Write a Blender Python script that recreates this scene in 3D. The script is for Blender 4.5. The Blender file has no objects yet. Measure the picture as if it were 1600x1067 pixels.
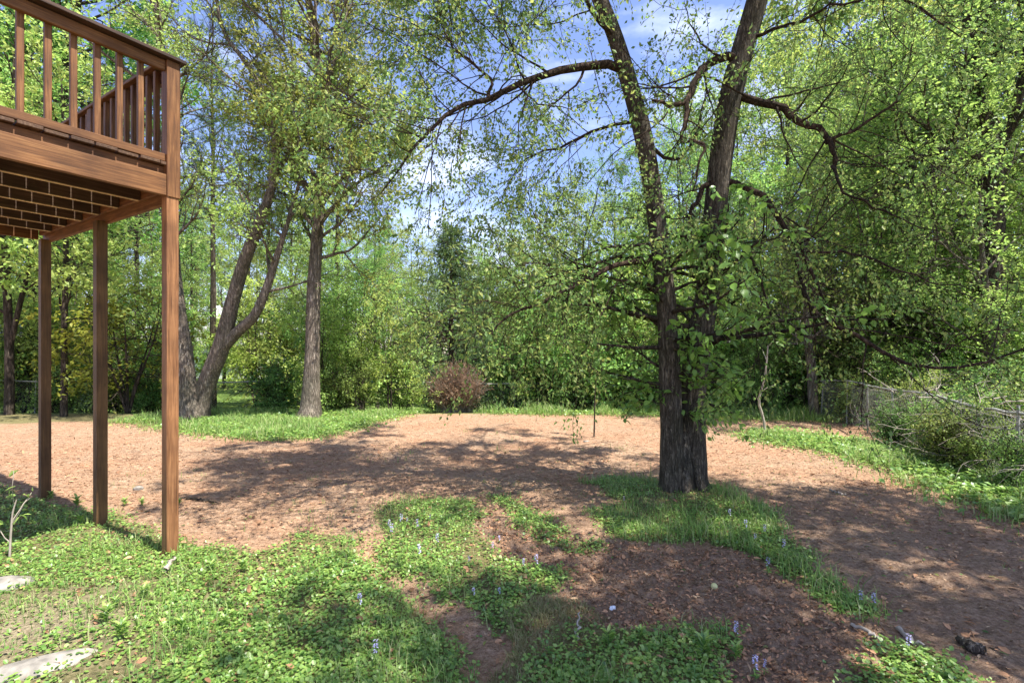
import bpy, math
import numpy as np
from math import radians as R

# ------------------------------------------------------------------ camera, sky, sun, exposure
scene = bpy.context.scene
col = scene.collection
cam = bpy.data.cameras.new('camera')
cam.sensor_width = 36.0
cam.lens = 18.0
cam.shift_y = 0.0103
cam.clip_start = 0.05
cam.clip_end = 900
camo = bpy.data.objects.new('camera', cam)
camo.location = (0, 0, 1.6)
camo.rotation_euler = (R(90), 0, 0)
col.objects.link(camo)
scene.camera = camo

SUN_EL = R(62)
SUN_AZ = math.atan2(0.84, -0.54)          # measured from +Y towards +X: behind the camera, to the right
world = bpy.data.worlds.new('World')
scene.world = world
world.use_nodes = True
wn = world.node_tree; wn.nodes.clear()
wo = wn.nodes.new('ShaderNodeOutputWorld'); bg = wn.nodes.new('ShaderNodeBackground')
sky = wn.nodes.new('ShaderNodeTexSky'); sky.sky_type = 'NISHITA'; sky.sun_disc = False
sky.sun_elevation = SUN_EL; sky.sun_rotation = SUN_AZ
sky.air_density = 1.0; sky.dust_density = 0.3; sky.ozone_density = 3.0
tc = wn.nodes.new('ShaderNodeTexCoord')
mp = wn.nodes.new('ShaderNodeMapping'); mp.inputs['Scale'].default_value = (1, 1, 2.6)
cn = wn.nodes.new('ShaderNodeTexNoise'); cn.inputs['Scale'].default_value = 3.2; cn.inputs['Detail'].default_value = 8; cn.inputs['Roughness'].default_value = .58
cr = wn.nodes.new('ShaderNodeValToRGB'); cr.color_ramp.elements[0].position = .49; cr.color_ramp.elements[1].position = 1.0
cmx = wn.nodes.new('ShaderNodeMix'); cmx.data_type = 'RGBA'
wn.links.new(tc.outputs['Generated'], mp.inputs['Vector']); wn.links.new(mp.outputs[0], cn.inputs['Vector'])
wn.links.new(cn.outputs['Fac'], cr.inputs['Fac'])
tint = wn.nodes.new('ShaderNodeMix'); tint.data_type = 'RGBA'; tint.blend_type = 'MULTIPLY'; tint.inputs[0].default_value = 1; tint.inputs[7].default_value = (1.0, .88, .98, 1)
wn.links.new(sky.outputs[0], tint.inputs[6])
wn.links.new(cr.outputs['Color'], cmx.inputs[0]); wn.links.new(tint.outputs[2], cmx.inputs[6])
cmx.inputs[7].default_value = (7.5, 7.8, 8.6, 1)
wn.links.new(cmx.outputs[2], bg.inputs['Color']); bg.inputs['Strength'].default_value = 0.13
wn.links.new(bg.outputs[0], wo.inputs['Surface'])

sun = bpy.data.lights.new('sun', 'SUN'); sun.energy = 5.0; sun.angle = R(0.55); sun.color = (1.0, .955, .87)
suno = bpy.data.objects.new('sun', sun); col.objects.link(suno)
suno.rotation_euler = (R(90) - SUN_EL, 0, -SUN_AZ + math.pi)
suno.location = (10, -6, 20)

vs = scene.view_settings
vs.view_transform = 'Standard'; vs.look = 'None'; vs.gamma = 1.0; vs.use_curve_mapping = False
vs.exposure = 1.3
scene.cycles.max_bounces = 8
scene.cycles.diffuse_bounces = 4
scene.cycles.transmission_bounces = 4
scene.cycles.use_adaptive_sampling = True

rng = np.random.default_rng(7)
# ------------------------------------------------------------------ helpers
def px(x, y, d):                           # a place seen at pixel x, y and d metres away
    return np.array([(x - 800) / 800 * d, d, 1.6 + (550 - y) / 800 * d])
def gp(x, y):                              # a place on level ground
    d = 1280.0 / (y - 550); return ((x - 800) / 800 * d, d)

def _h(ix, iy, iz, s):
    n = (ix.astype(np.int64) * 374761393 + iy.astype(np.int64) * 668265263 + iz.astype(np.int64) * 1274126177 + s * 974634777) & 0xffffffff
    n = ((n ^ (n >> 13)) * 1274126177) & 0xffffffff
    return ((n ^ (n >> 16)) & 0xffffff) / float(0xffffff)
def vn(x, y, z=0.0, s=0):
    x = np.asarray(x, float); y = np.asarray(y, float); z = np.zeros_like(x) + z
    xi, yi, zi = np.floor(x), np.floor(y), np.floor(z)
    fx, fy, fz = x - xi, y - yi, z - zi
    fx = fx * fx * (3 - 2 * fx); fy = fy * fy * (3 - 2 * fy); fz = fz * fz * (3 - 2 * fz)
    r = 0
    for a in (0, 1):
        for b in (0, 1):
            for c in (0, 1):
                w = (fx if a else 1 - fx) * (fy if b else 1 - fy) * (fz if c else 1 - fz)
                r = r + w * _h(xi + a, yi + b, zi + c, s)
    return r * 2 - 1
def fbm(x, y, o=4, s=0, g=.5):
    r = 0; a = 1; t = 0
    for i in range(o):
        r = r + a * vn(x * 2 ** i, y * 2 ** i, s=s + i); t += a; a *= g
    return r / t
def sst(a, b, x):
    t = np.clip((x - a) / (b - a), 0, 1); return t * t * (3 - 2 * t)
def nrm(v): return v / np.maximum(np.linalg.norm(v, axis=-1, keepdims=True), 1e-9)

def link(o, parent=None):
    col.objects.link(o)
    if parent is not None: o.parent = parent
    return o
def mesh_np(name, V, faces_list, mats, parent=None, smooth=False, loc=None, attr=None, midx=None):
    """V (n,3); faces_list list of (m,k) arrays; one mesh object"""
    me = bpy.data.meshes.new(name)
    V = np.ascontiguousarray(V, dtype=np.float32)
    if loc is not None: V = V - np.array(loc, dtype=np.float32)
    loops = np.concatenate([f.ravel() for f in faces_list]).astype(np.int32)
    tot = np.concatenate([np.full(len(f), f.shape[1]) for f in faces_list]).astype(np.int32)
    st = np.concatenate([[0], np.cumsum(tot)[:-1]]).astype(np.int32)
    me.vertices.add(len(V)); me.vertices.foreach_set('co', V.ravel())
    me.loops.add(len(loops)); me.loops.foreach_set('vertex_index', loops)
    me.polygons.add(len(tot)); me.polygons.foreach_set('loop_start', st); me.polygons.foreach_set('loop_total', tot)
    me.polygons.foreach_set('use_smooth', np.full(len(tot), smooth))
    if midx is not None: me.polygons.foreach_set('material_index', midx.astype(np.int32))
    if attr:
        for k, v in attr.items():
            a = me.attributes.new(k, 'FLOAT', 'POINT'); a.data.foreach_set('value', v.astype(np.float32))
    me.update(calc_edges=True)
    for m in (mats if isinstance(mats, (list, tuple)) else [mats]): me.materials.append(m)
    o = bpy.data.objects.new(name, me)
    if loc is not None and parent is None: o.location = loc
    return link(o, parent)
def tag(o, label=None, cat=None, group=None, kind=None):
    if label: o['label'] = label
    if cat: o['category'] = cat
    if group: o['group'] = group
    if kind: o['kind'] = kind
    return o
def empty(name, loc, rz=0, label=None, cat=None, group=None):
    o = bpy.data.objects.new(name, None); o.empty_display_size = .2
    o.location = loc; o.rotation_euler = (0, 0, rz); link(o)
    return tag(o, label, cat, group)
def copy_tree(o, parent=None):
    c = o.copy(); col.objects.link(c); c.parent = parent
    for ch in [k for k in o.children]: copy_tree(ch, c)
    return c

# ------------------------------------------------------------------ materials
def newmat(name):
    m = bpy.data.materials.new(name); m.use_nodes = True
    nt = m.node_tree; nt.nodes.clear()
    out = nt.nodes.new('ShaderNodeOutputMaterial'); b = nt.nodes.new('ShaderNodeBsdfPrincipled')
    nt.links.new(b.outputs[0], out.inputs[0])
    return m, nt, b, out
def N(nt, t, **kw):
    n = nt.nodes.new(t)
    for k, v in kw.items():
        if k in n.inputs: n.inputs[k].default_value = v
        else: setattr(n, k, v)
    return n
def ramp(nt, src, stops):
    r = nt.nodes.new('ShaderNodeValToRGB'); e = r.color_ramp.elements
    while len(e) < len(stops): e.new(.5)
    for i, (p, c) in enumerate(stops):
        e[i].position = p; e[i].color = (*c, 1)
    nt.links.new(src, r.inputs['Fac']); return r
def leaf_mat(name, cols, trans=.35, rough=.5, spec=.35, objvar=.0):
    m, nt, b, out = newmat(name)
    g = N(nt, 'ShaderNodeNewGeometry')
    k = len(cols)
    r = ramp(nt, g.outputs['Random Per Island'], [(i / (k - 1), c) for i, c in enumerate(cols)])
    c = r.outputs[0]
    if objvar:
        oi = N(nt, 'ShaderNodeObjectInfo')
        hs = N(nt, 'ShaderNodeHueSaturation')
        mr = N(nt, 'ShaderNodeMapRange'); mr.inputs['To Min'].default_value = .5 - objvar * .06; mr.inputs['To Max'].default_value = .5 + objvar * .05
        nt.links.new(oi.outputs['Random'], mr.inputs['Value']); nt.links.new(mr.outputs[0], hs.inputs['Hue'])
        mul = N(nt, 'ShaderNodeMath', operation='MULTIPLY'); mul.inputs[1].default_value = 7.31
        fr = N(nt, 'ShaderNodeMath', operation='FRACT')
        nt.links.new(oi.outputs['Random'], mul.inputs[0]); nt.links.new(mul.outputs[0], fr.inputs[0])
        mr2 = N(nt, 'ShaderNodeMapRange'); mr2.inputs['To Min'].default_value = 1 - objvar * .35; mr2.inputs['To Max'].default_value = 1 + objvar * .3
        nt.links.new(fr.outputs[0], mr2.inputs['Value']); nt.links.new(mr2.outputs[0], hs.inputs['Value'])
        nt.links.new(c, hs.inputs['Color']); c = hs.outputs[0]
    nt.links.new(c, b.inputs['Base Color']); b.inputs['Roughness'].default_value = rough
    b.inputs['Specular IOR Level'].default_value = spec
    t = N(nt, 'ShaderNodeBsdfTranslucent'); hs2 = N(nt, 'ShaderNodeHueSaturation'); hs2.inputs['Saturation'].default_value = 1.0; hs2.inputs['Value'].default_value = 1.5
    hs2.inputs['Hue'].default_value = .492
    nt.links.new(c, hs2.inputs['Color']); nt.links.new(hs2.outputs[0], t.inputs['Color'])
    mx = N(nt, 'ShaderNodeMixShader'); mx.inputs[0].default_value = trans
    nt.links.new(b.outputs[0], mx.inputs[1]); nt.links.new(t.outputs[0], mx.inputs[2]); nt.links.new(mx.outputs[0], out.inputs[0])
    return m
def bark_mat(name, c1, c2, c3, scale=9, strength=.9, zs=.22):
    m, nt, b, out = newmat(name)
    tcn = N(nt, 'ShaderNodeTexCoord'); mpn = N(nt, 'ShaderNodeMapping'); mpn.inputs['Scale'].default_value = (1, 1, zs)
    nt.links.new(tcn.outputs['Object'], mpn.inputs[0])
    n1 = N(nt, 'ShaderNodeTexNoise'); n1.inputs['Scale'].default_value = scale * 2.2; n1.inputs['Detail'].default_value = 8; n1.inputs['Roughness'].default_value = .65
    v1 = N(nt, 'ShaderNodeTexVoronoi', feature='DISTANCE_TO_EDGE'); v1.inputs['Scale'].default_value = scale * 2.0
    wmix = N(nt, 'ShaderNodeMix', data_type='RGBA'); wmix.inputs[0].default_value = .12
    nt.links.new(mpn.outputs[0], n1.inputs[0])
    nt.links.new(mpn.outputs[0], wmix.inputs[6]); nt.links.new(n1.outputs['Color'], wmix.inputs[7]); nt.links.new(wmix.outputs[2], v1.inputs['Vector'])
    r = ramp(nt, n1.outputs['Fac'], [(.3, c1), (.5, c2), (.72, c3)])
    r2 = ramp(nt, v1.outputs['Distance'], [(.0, (.35, .35, .35)), (.22, (1, 1, 1))])
    n3 = N(nt, 'ShaderNodeTexNoise'); n3.inputs['Scale'].default_value = 1.7; n3.inputs['Detail'].default_value = 3
    nt.links.new(tcn.outputs['Object'], n3.inputs[0])
    r3 = ramp(nt, n3.outputs['Fac'], [(.35, (.75, .78, .7)), (.65, (1.2, 1.15, 1.1))])
    mu = N(nt, 'ShaderNodeMix', data_type='RGBA', blend_type='MULTIPLY'); mu.inputs[0].default_value = 1
    nt.links.new(r.outputs[0], mu.inputs[6]); nt.links.new(r2.outputs[0], mu.inputs[7])
    mu2 = N(nt, 'ShaderNodeMix', data_type='RGBA', blend_type='MULTIPLY'); mu2.inputs[0].default_value = 1
    nt.links.new(mu.outputs[2], mu2.inputs[6]); nt.links.new(r3.outputs[0], mu2.inputs[7])
    nt.links.new(mu2.outputs[2], b.inputs['Base Color'])
    b.inputs['Roughness'].default_value = .95; b.inputs['Specular IOR Level'].default_value = .15
    ad = N(nt, 'ShaderNodeMath', operation='MULTIPLY'); nt.links.new(r2.outputs[0], ad.inputs[0]); nt.links.new(n1.outputs['Fac'], ad.inputs[1])
    bp = N(nt, 'ShaderNodeBump'); bp.inputs['Strength'].default_value = strength; bp.inputs['Distance'].default_value = .03
    nt.links.new(ad.outputs[0], bp.inputs['Height']); nt.links.new(bp.outputs[0], b.inputs['Normal'])
    return m
def simple(name, c, rough=.7, var=.25, scale=20, metal=0, bump=.2):
    m, nt, b, out = newmat(name)
    tcn = N(nt, 'ShaderNodeTexCoord'); n = N(nt, 'ShaderNodeTexNoise'); n.inputs['Scale'].default_value = scale; n.inputs['Detail'].default_value = 6
    nt.links.new(tcn.outputs['Object'], n.inputs[0])
    c = np.array(c)
    r = ramp(nt, n.outputs['Fac'], [(.3, tuple(c * (1 - var))), (.7, tuple(np.minimum(c * (1 + var), 1)))])
    nt.links.new(r.outputs[0], b.inputs['Base Color']); b.inputs['Roughness'].default_value = rough; b.inputs['Metallic'].default_value = metal
    bp = N(nt, 'ShaderNodeBump'); bp.inputs['Strength'].default_value = bump; bp.inputs['Distance'].default_value = .01
    nt.links.new(n.outputs['Fac'], bp.inputs['Height']); nt.links.new(bp.outputs[0], b.inputs['Normal'])
    return m
def wood_mat(name, axis, dark=(.062, .027, .011), mid=(.158, .071, .026), light=(.29, .152, .06)):
    m, nt, b, out = newmat(name)
    tcn = N(nt, 'ShaderNodeTexCoord'); mpn = N(nt, 'ShaderNodeMapping')
    s = [46, 46, 46]; s[axis] = 1.9; mpn.inputs['Scale'].default_value = s
    nt.links.new(tcn.outputs['Object'], mpn.inputs[0])
    n1 = N(nt, 'ShaderNodeTexNoise'); n1.inputs['Scale'].default_value = 1.6; n1.inputs['Detail'].default_value = 9; n1.inputs['Roughness'].default_value = .62; n1.inputs['Distortion'].default_value = .7
    nt.links.new(mpn.outputs[0], n1.inputs[0])
    n2 = N(nt, 'ShaderNodeTexNoise'); n2.inputs['Scale'].default_value = 3.1; n2.inputs['Detail'].default_value = 5
    nt.links.new(tcn.outputs['Object'], n2.inputs[0])
    vk = N(nt, 'ShaderNodeTexVoronoi'); vk.inputs['Scale'].default_value = 3.6
    mk = N(nt, 'ShaderNodeMapping'); s2 = [1.6, 1.6, 1.6]; s2[axis] = .7; mk.inputs['Scale'].default_value = s2
    nt.links.new(tcn.outputs['Object'], mk.inputs[0]); nt.links.new(mk.outputs[0], vk.inputs['Vector'])
    rk = ramp(nt, vk.outputs['Distance'], [(.03, (.25, .2, .18)), (.085, (1, 1, 1))])
    r = ramp(nt, n1.outputs['Fac'], [(.28, dark), (.5, mid), (.74, light)])
    r2 = ramp(nt, n2.outputs['Fac'], [(.3, (.55, .5, .5)), (.7, (1.2, 1.15, 1.1))])
    mu = N(nt, 'ShaderNodeMix', data_type='RGBA', blend_type='MULTIPLY'); mu.inputs[0].default_value = 1
    nt.links.new(r.outputs[0], mu.inputs[6]); nt.links.new(r2.outputs[0], mu.inputs[7])
    mu2 = N(nt, 'ShaderNodeMix', data_type='RGBA', blend_type='MULTIPLY'); mu2.inputs[0].default_value = .8
    nt.links.new(mu.outputs[2], mu2.inputs[6]); nt.links.new(rk.outputs[0], mu2.inputs[7])
    nt.links.new(mu2.outputs[2], b.inputs['Base Color']); b.inputs['Roughness'].default_value = .62; b.inputs['Specular IOR Level'].default_value = .3
    bp = N(nt, 'ShaderNodeBump'); bp.inputs['Strength'].default_value = .35; bp.inputs['Distance'].default_value = .004
    nt.links.new(n1.outputs['Fac'], bp.inputs['Height']); nt.links.new(bp.outputs[0], b.inputs['Normal'])
    return m

M = {}
M['wx'] = wood_mat('stained_wood_x', 0); M['wy'] = wood_mat('stained_wood_y', 1)
M['wz'] = wood_mat('stained_wood_upright', 2)
M['edge_light'] = wood_mat('bounce_lit_edge', 0, (.5, .36, .2), (.62, .47, .28), (.72, .58, .38)); M['cap'] = wood_mat('dark_cap_wood', 0, (.02, .012, .009), (.055, .03, .02), (.12, .07, .045))  # the first one paints ground-bounced light for the joist undersides
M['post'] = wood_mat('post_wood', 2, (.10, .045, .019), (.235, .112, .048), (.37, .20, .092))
M['post_shade'] = wood_mat('shaded_post_wood', 2, (.06, .032, .014), (.125, .07, .03), (.2, .115, .05))  # darker copy of the post wood: the deck's shadow put into the colour
M['board'] = wood_mat('deck_board_wood', 1, (.05, .025, .014), (.10, .055, .03), (.2, .13, .08))
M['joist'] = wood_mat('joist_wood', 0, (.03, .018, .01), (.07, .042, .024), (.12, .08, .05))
M['bark'] = bark_mat('grey_bark', (.05, .04, .033), (.16, .135, .11), (.34, .30, .25), 20, 1.0, .14)
M['bark_dark'] = bark_mat('dark_bark', (.03, .025, .02), (.085, .068, .053), (.17, .14, .115), 9, 1.0)
M['bark_pale'] = bark_mat('pale_bark', (.10, .08, .065), (.30, .25, .21), (.50, .44, .38), 15, 1.1, .12)
M['bark_twig'] = bark_mat('reddish_limb_bark', (.025, .017, .013), (.075, .05, .038), (.15, .105, .08), 14, .8, .6)
M['dead'] = simple('dead_twig_grey', (.34, .29, .24), .9, .35, 8)
M['metal'] = simple('weathered_galvanised_metal', (.32, .32, .29), .6, .3, 12, .3)
M['leaf_main'] = leaf_mat('oak_leaf', [(0.084, 0.156, 0.048), (0.133, 0.234, 0.059), (0.181, 0.286, 0.071), (0.313, 0.351, 0.096), (0.145, 0.246, 0.084)], .5, .5)
M['leaf_shoot'] = leaf_mat('shoot_leaf', [(0.100, 0.203, 0.039), (0.155, 0.297, 0.054), (0.221, 0.376, 0.077), (0.122, 0.236, 0.046)], .4, .42, .5)
M['leaf_a'] = leaf_mat('woodland_leaf', [(0.125, 0.224, 0.062), (0.230, 0.342, 0.081), (0.356, 0.480, 0.110), (0.179, 0.273, 0.070)], .48, .5, .4, .8)
M['leaf_b'] = leaf_mat('fresh_leaf', [(0.179, 0.297, 0.074), (0.277, 0.430, 0.092), (0.392, 0.532, 0.144), (0.212, 0.326, 0.092)], .48, .45, .45, .6)
M['leaf_c'] = leaf_mat('deep_leaf', [(0.122, 0.216, 0.052), (0.191, 0.321, 0.073), (0.300, 0.431, 0.103), (0.150, 0.257, 0.073)], .42, .45, .4, .7)
M['leaf_y'] = leaf_mat('yellow_green_leaf', [(.18, .25, .03), (.26, .32, .04), (.32, .35, .06), (.15, .22, .03)], .45, .5, .35, .3)
M['needle'] = leaf_mat('pine_needle', [(0.033, 0.075, 0.033), (0.060, 0.120, 0.053), (0.090, 0.150, 0.068)], .15, .5, .3)
M['spruce'] = leaf_mat('spruce_needle', [(0.059, 0.112, 0.042), (0.100, 0.164, 0.064), (0.152, 0.222, 0.093)], .15, .5, .3)
M['deadneedle'] = leaf_mat('dead_frond', [(0.133, 0.080, 0.050), (0.221, 0.137, 0.088), (0.332, 0.228, 0.151), (0.177, 0.103, 0.063)], .2, .7, .1)
M['cover'] = leaf_mat('ground_cover_leaf', [(0.085, 0.186, 0.039), (0.154, 0.286, 0.053), (0.239, 0.386, 0.077), (0.325, 0.443, 0.107), (0.120, 0.243, 0.046)], .35, .4, .8)
M['grass'] = leaf_mat('grass_blade', [(0.090, 0.193, 0.044), (0.167, 0.296, 0.065), (0.257, 0.360, 0.099), (0.377, 0.386, 0.197)], .35, .5, .3)
M['drygrass'] = leaf_mat('dry_grass_blade', [(.2, .2, .07), (.3, .27, .13), (.38, .33, .18), (.14, .2, .05)], .3, .7, .2)
M['chip'] = leaf_mat('wood_chip', [(0.094, 0.056, 0.031), (0.209, 0.120, 0.067), (0.355, 0.220, 0.128), (0.522, 0.358, 0.221), (0.136, 0.081, 0.044)], .03, .85, .15)
M['litter'] = leaf_mat('dead_leaf', [(0.140, 0.077, 0.042), (0.305, 0.165, 0.090), (0.562, 0.309, 0.173), (0.211, 0.115, 0.068)], .1, .8, .15)
M['petal'] = leaf_mat('lilac_petal', [(.45, .4, .68), (.6, .55, .8), (.75, .72, .85)], .3, .6, .2)
M['stem'] = simple('green_stem', (.09, .16, .04), .7)

# ------------------------------------------------------------------ ground
P_A = [(-260, 770), (0, 765), (60, 775), (95, 795), (170, 800), (240, 832), (300, 845), (360, 862), (430, 862), (470, 832), (540, 838), (590, 880), (640, 950), (710, 1010), (770, 1080), (800, 1250), (-300, 1250)]
P_B = [(580, 806), (610, 790), (640, 780), (735, 785), (750, 815), (765, 850), (820, 875), (872, 888), (862, 915), (822, 925), (832, 958), (822, 978), (790, 975), (740, 950), (680, 925), (640, 905), (600, 870), (585, 835)]
P_C = [(880, 990), (930, 972), (1000, 985), (1100, 998), (1180, 1010), (1185, 1040), (1150, 1075), (1130, 1250), (780, 1250), (800, 1050), (830, 1015)]
P_D = [(900, 752), (960, 742), (1040, 762), (1110, 762), (1180, 788), (1222, 830), (1255, 880), (1262, 905), (1225, 908), (1150, 872), (1100, 852), (1020, 852), (955, 835), (915, 800), (980, 792), (950, 770)]
P_E = [(1255, 900), (1290, 905), (1340, 930), (1395, 965), (1375, 990), (1335, 975), (1285, 945)]
P_F = [(1330, 1035), (1400, 1020), (1470, 1040), (1520, 1075), (1500, 1200), (1280, 1200)]
P_G = [(765, 778), (800, 778), (850, 805), (880, 832), (890, 870), (860, 850), (810, 815)]
P_H = [(1150, 682), (1190, 672), (1260, 678), (1330, 690), (1400, 692), (1500, 700), (1800, 735), (2000, 900), (1600, 812), (1480, 772), (1440, 750), (1340, 720), (1270, 705), (1200, 692)]
P_I = [(-900, 655), (0, 662), (100, 658), (230, 664), (290, 672), (330, 684), (400, 690), (500, 684), (560, 672), (610, 655), (655, 642), (650, 630), (-900, 630)]
P_G2 = [(900, 845), (945, 850), (950, 865), (915, 868)]
P_K = [(600, 775), (640, 765), (830, 745), (860, 765), (780, 785), (650, 790)]
def world_poly(P): return np.array([gp(a, b) for a, b in P])
P_J = [(760, 648), (800, 648), (1000, 650), (1150, 655), (1300, 660), (1300, 628), (760, 628)]
POLY = {k: world_poly(v) for k, v in dict(A=P_A, B=P_B, C=P_C, D=P_D, E=P_E, F=P_F, G=P_G, H=P_H, I=P_I, G2=P_G2, K=P_K, J=P_J).items()}
def inpoly(x, y, poly):
    ins = np.zeros(x.shape, bool); n = len(poly); j = n - 1
    for i in range(n):
        xi, yi = poly[i]; xj, yj = poly[j]
        c = ((yi > y) != (yj > y)) & (x < (xj - xi) * (y - yi) / (yj - yi + 1e-12) + xi)
        ins ^= c; j = i
    return ins
def warp(x, y):
    return (x + .24 * fbm(x * 1.8, y * 1.8, 5, 11, .65), y + .24 * fbm(x * 1.8 + 9, y * 1.8 - 7, 5, 12, .65))
rgj = np.random.default_rng(5)
def softmask(x, y, keys, j=.11):
    return covermask(x + rgj.normal(0, j, x.shape), y + rgj.normal(0, j, x.shape), keys)
def covermask(x, y, keys=('A', 'B', 'C', 'D', 'E', 'F', 'G', 'H', 'I', 'G2')):
    wx, wy = warp(x, y); m = np.zeros(x.shape, bool)
    for k in keys: m |= inpoly(wx, wy, POLY[k])
    return m
CHURN = world_poly([(740, 800), (900, 835), (960, 850), (1100, 865), (1230, 915), (1350, 990), (1420, 1060), (1500, 1200), (1180, 1200), (1150, 1000), (1000, 980), (880, 970), (850, 930), (880, 890), (800, 870)])
def height(x, y):
    z = .035 * fbm(x * .7, y * .7, 3, 1) + .016 * fbm(x * 4.2, y * 4.2, 4, 5)
    near = 1 - sst(9, 16, np.hypot(x, y))
    z = z + near * .016 * (1 - 2 * np.abs(fbm(x * 9 + 3, y * 9, 3, 21)))
    wx, wy = warp(x, y); ch = inpoly(wx, wy, CHURN)
    z = z + np.where(ch, .035 * (np.abs(fbm(x * 7, y * 7, 4, 31, .6)) * 2 - .5), 0)
    # wheel ruts running away from the camera
    for k, (a, b) in enumerate(((gp(760, 1040), gp(590, 880)), (gp(960, 900), gp(790, 765)))):
        d = np.array(b) - np.array(a); L = np.hypot(*d); d = d / L
        t = (x - a[0]) * d[0] + (y - a[1]) * d[1]; o = np.abs(-(x - a[0]) * d[1] + (y - a[1]) * d[0])
        z = z - .035 * np.exp(-(o / .13) ** 2) * sst(-1.2, 0, t) * (1 - sst(L, L + 1, t))
    z = z - .5 * sst(13.2, 16.5, y) + .3 * sst(8.2, 14, x) * (1 - sst(14, 60, x)) + .6 * sst(14, 40, x)
    # mound of soil round the double tree
    z = z + .10 * np.exp(-(((x - 1.95) / .8) ** 2 + ((y - 5.6) / .6) ** 2))
    return z
def axis(fine0, fine1, step, lo, hi, g=1.13):
    a = list(np.arange(fine0, fine1, step)); s = step; v = fine0; L = []
    while v > lo: s = min(s * g, 9); v -= s; L.append(v)
    s = step; v = a[-1]; U = []
    while v < hi: s = min(s * g, 9); v += s; U.append(v)
    return np.array(L[::-1] + a + U)
gx = axis(-6.5, 7.5, .03, -260, 260); gy = axis(1.9, 9.5, .03, -120, 420)
X, Y = np.meshgrid(gx, gy, indexing='xy'); nx, ny = len(gx), len(gy)
Z = height(X, Y)
cm = covermask(X, Y).astype(float)
wxx, wyy = warp(X, Y)
far = np.clip(sst(13.1, 13.8, wyy) + sst(7.6, 8.4, wxx + .0 * wyy) + sst(60, 61, -X), 0, 1)
churn = inpoly(wxx, wyy, CHURN).astype(float)
pale = np.exp(-(((X - gp(20, 1000)[0]) / .75) ** 2 + ((Y - gp(20, 985)[1]) / .5) ** 2))
ids = np.arange(nx * ny).reshape(ny, nx)
F = np.stack([ids[:-1, :-1], ids[:-1, 1:], ids[1:, 1:], ids[1:, :-1]], -1).reshape(-1, 4)
m, nt, b, out = newmat('soil_ground')
tcn = N(nt, 'ShaderNodeTexCoord')
def att(n):
    a = nt.nodes.new('ShaderNodeAttribute'); a.attribute_name = n; return a.outputs['Fac']
def tex(sc, det=8, ro=.6, dist=0, stretch=None):
    t = N(nt, 'ShaderNodeTexNoise'); t.inputs['Scale'].default_value = sc; t.inputs['Detail'].default_value = det; t.inputs['Roughness'].default_value = ro; t.inputs['Distortion'].default_value = dist
    if stretch:
        mm = N(nt, 'ShaderNodeMapping'); mm.inputs['Scale'].default_value = stretch; mm.inputs['Rotation'].default_value = (0, 0, R(25))
        nt.links.new(tcn.outputs['Object'], mm.inputs[0]); nt.links.new(mm.outputs[0], t.inputs[0])
    else: nt.links.new(tcn.outputs['Object'], t.inputs[0])
    return t.outputs['Fac']
def mix(f, a, b_, bt='MIX'):
    mm = N(nt, 'ShaderNodeMix', data_type='RGBA', blend_type=bt)
    if isinstance(f, float): mm.inputs[0].default_value = f
    else: nt.links.new(f, mm.inputs[0])
    nt.links.new(a, mm.inputs[6]); nt.links.new(b_, mm.inputs[7]); return mm.outputs[2]
fine = tex(34, 9, .7); big = tex(.9, 5, .6); streak = tex(7, 7, .65, .4, (1, 2.4, 1)); grit = tex(120, 4, .6)
dirt = ramp(nt, fine, [(.3, (.24, .155, .10)), (.5, (.40, .275, .185)), (.7, (.52, .38, .27))]).outputs[0]
red = ramp(nt, fine, [(.3, (.24, .135, .08)), (.5, (.40, .24, .15)), (.7, (.50, .34, .23))]).outputs[0]
rb = ramp(nt, big, [(.38, (0, 0, 0)), (.62, (1, 1, 1))]).outputs[0]
c = mix(rb, dirt, red)
sk = ramp(nt, streak, [(.33, (.62, .57, .52)), (.56, (1.08, 1.05, 1.02))]).outputs[0]
c = mix(1.0, c, sk, 'MULTIPLY')
gr_ = ramp(nt, grit, [(.35, (.7, .68, .66)), (.65, (1.2, 1.2, 1.2))]).outputs[0]
c = mix(1.0, c, gr_, 'MULTIPLY')
brown = ramp(nt, fine, [(.3, (.13, .08, .052)), (.5, (.28, .18, .12)), (.72, (.46, .32, .22))]).outputs[0]
c = mix(att('churn'), c, brown)
c = mix(att('shade_browning'), c, brown)  # right foreground: litter-brown soil, plus shade painted into the colour
under = ramp(nt, fine, [(.3, (.07, .075, .03)), (.5, (.14, .14, .05)), (.72, (.3, .25, .14))]).outputs[0]
c = mix(att('cover'), c, under)
pl = ramp(nt, fine, [(.3, (.17, .13, .08)), (.6, (.44, .36, .25))]).outputs[0]
c = mix(att('pale'), c, pl)
lawn = ramp(nt, tex(2.2, 9, .75), [(.3, (.06, .10, .025)), (.5, (.12, .19, .04)), (.72, (.2, .27, .07))]).outputs[0]
c = mix(att('far'), c, lawn)
nt.links.new(c, b.inputs['Base Color']); b.inputs['Roughness'].default_value = .95; b.inputs['Specular IOR Level'].default_value = .15
bp = N(nt, 'ShaderNodeBump'); bp.inputs['Strength'].default_value = 1.0; bp.inputs['Distance'].default_value = .035
ma = N(nt, 'ShaderNodeMath', operation='ADD'); nt.links.new(fine, ma.inputs[0]); nt.links.new(streak, ma.inputs[1])
nt.links.new(ma.outputs[0], bp.inputs['Height']); nt.links.new(bp.outputs[0], b.inputs['Normal'])
g = mesh_np('ground', np.stack([X, Y, Z], -1).reshape(-1, 3), [F], m, smooth=True,
            attr=dict(cover=cm.ravel() * .85, far=far.ravel(), churn=churn.ravel() * .9, pale=pale.ravel() * .7, shade_browning=(.6 * sst(-1.5, 2.5, X + .8 * fbm(X, Y, 3, 71) - .0 * Y) * (1 - sst(4.5, 7, Y + .8 * fbm(X * 1.3, Y * 1.3, 3, 72)))).ravel()))
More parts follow.
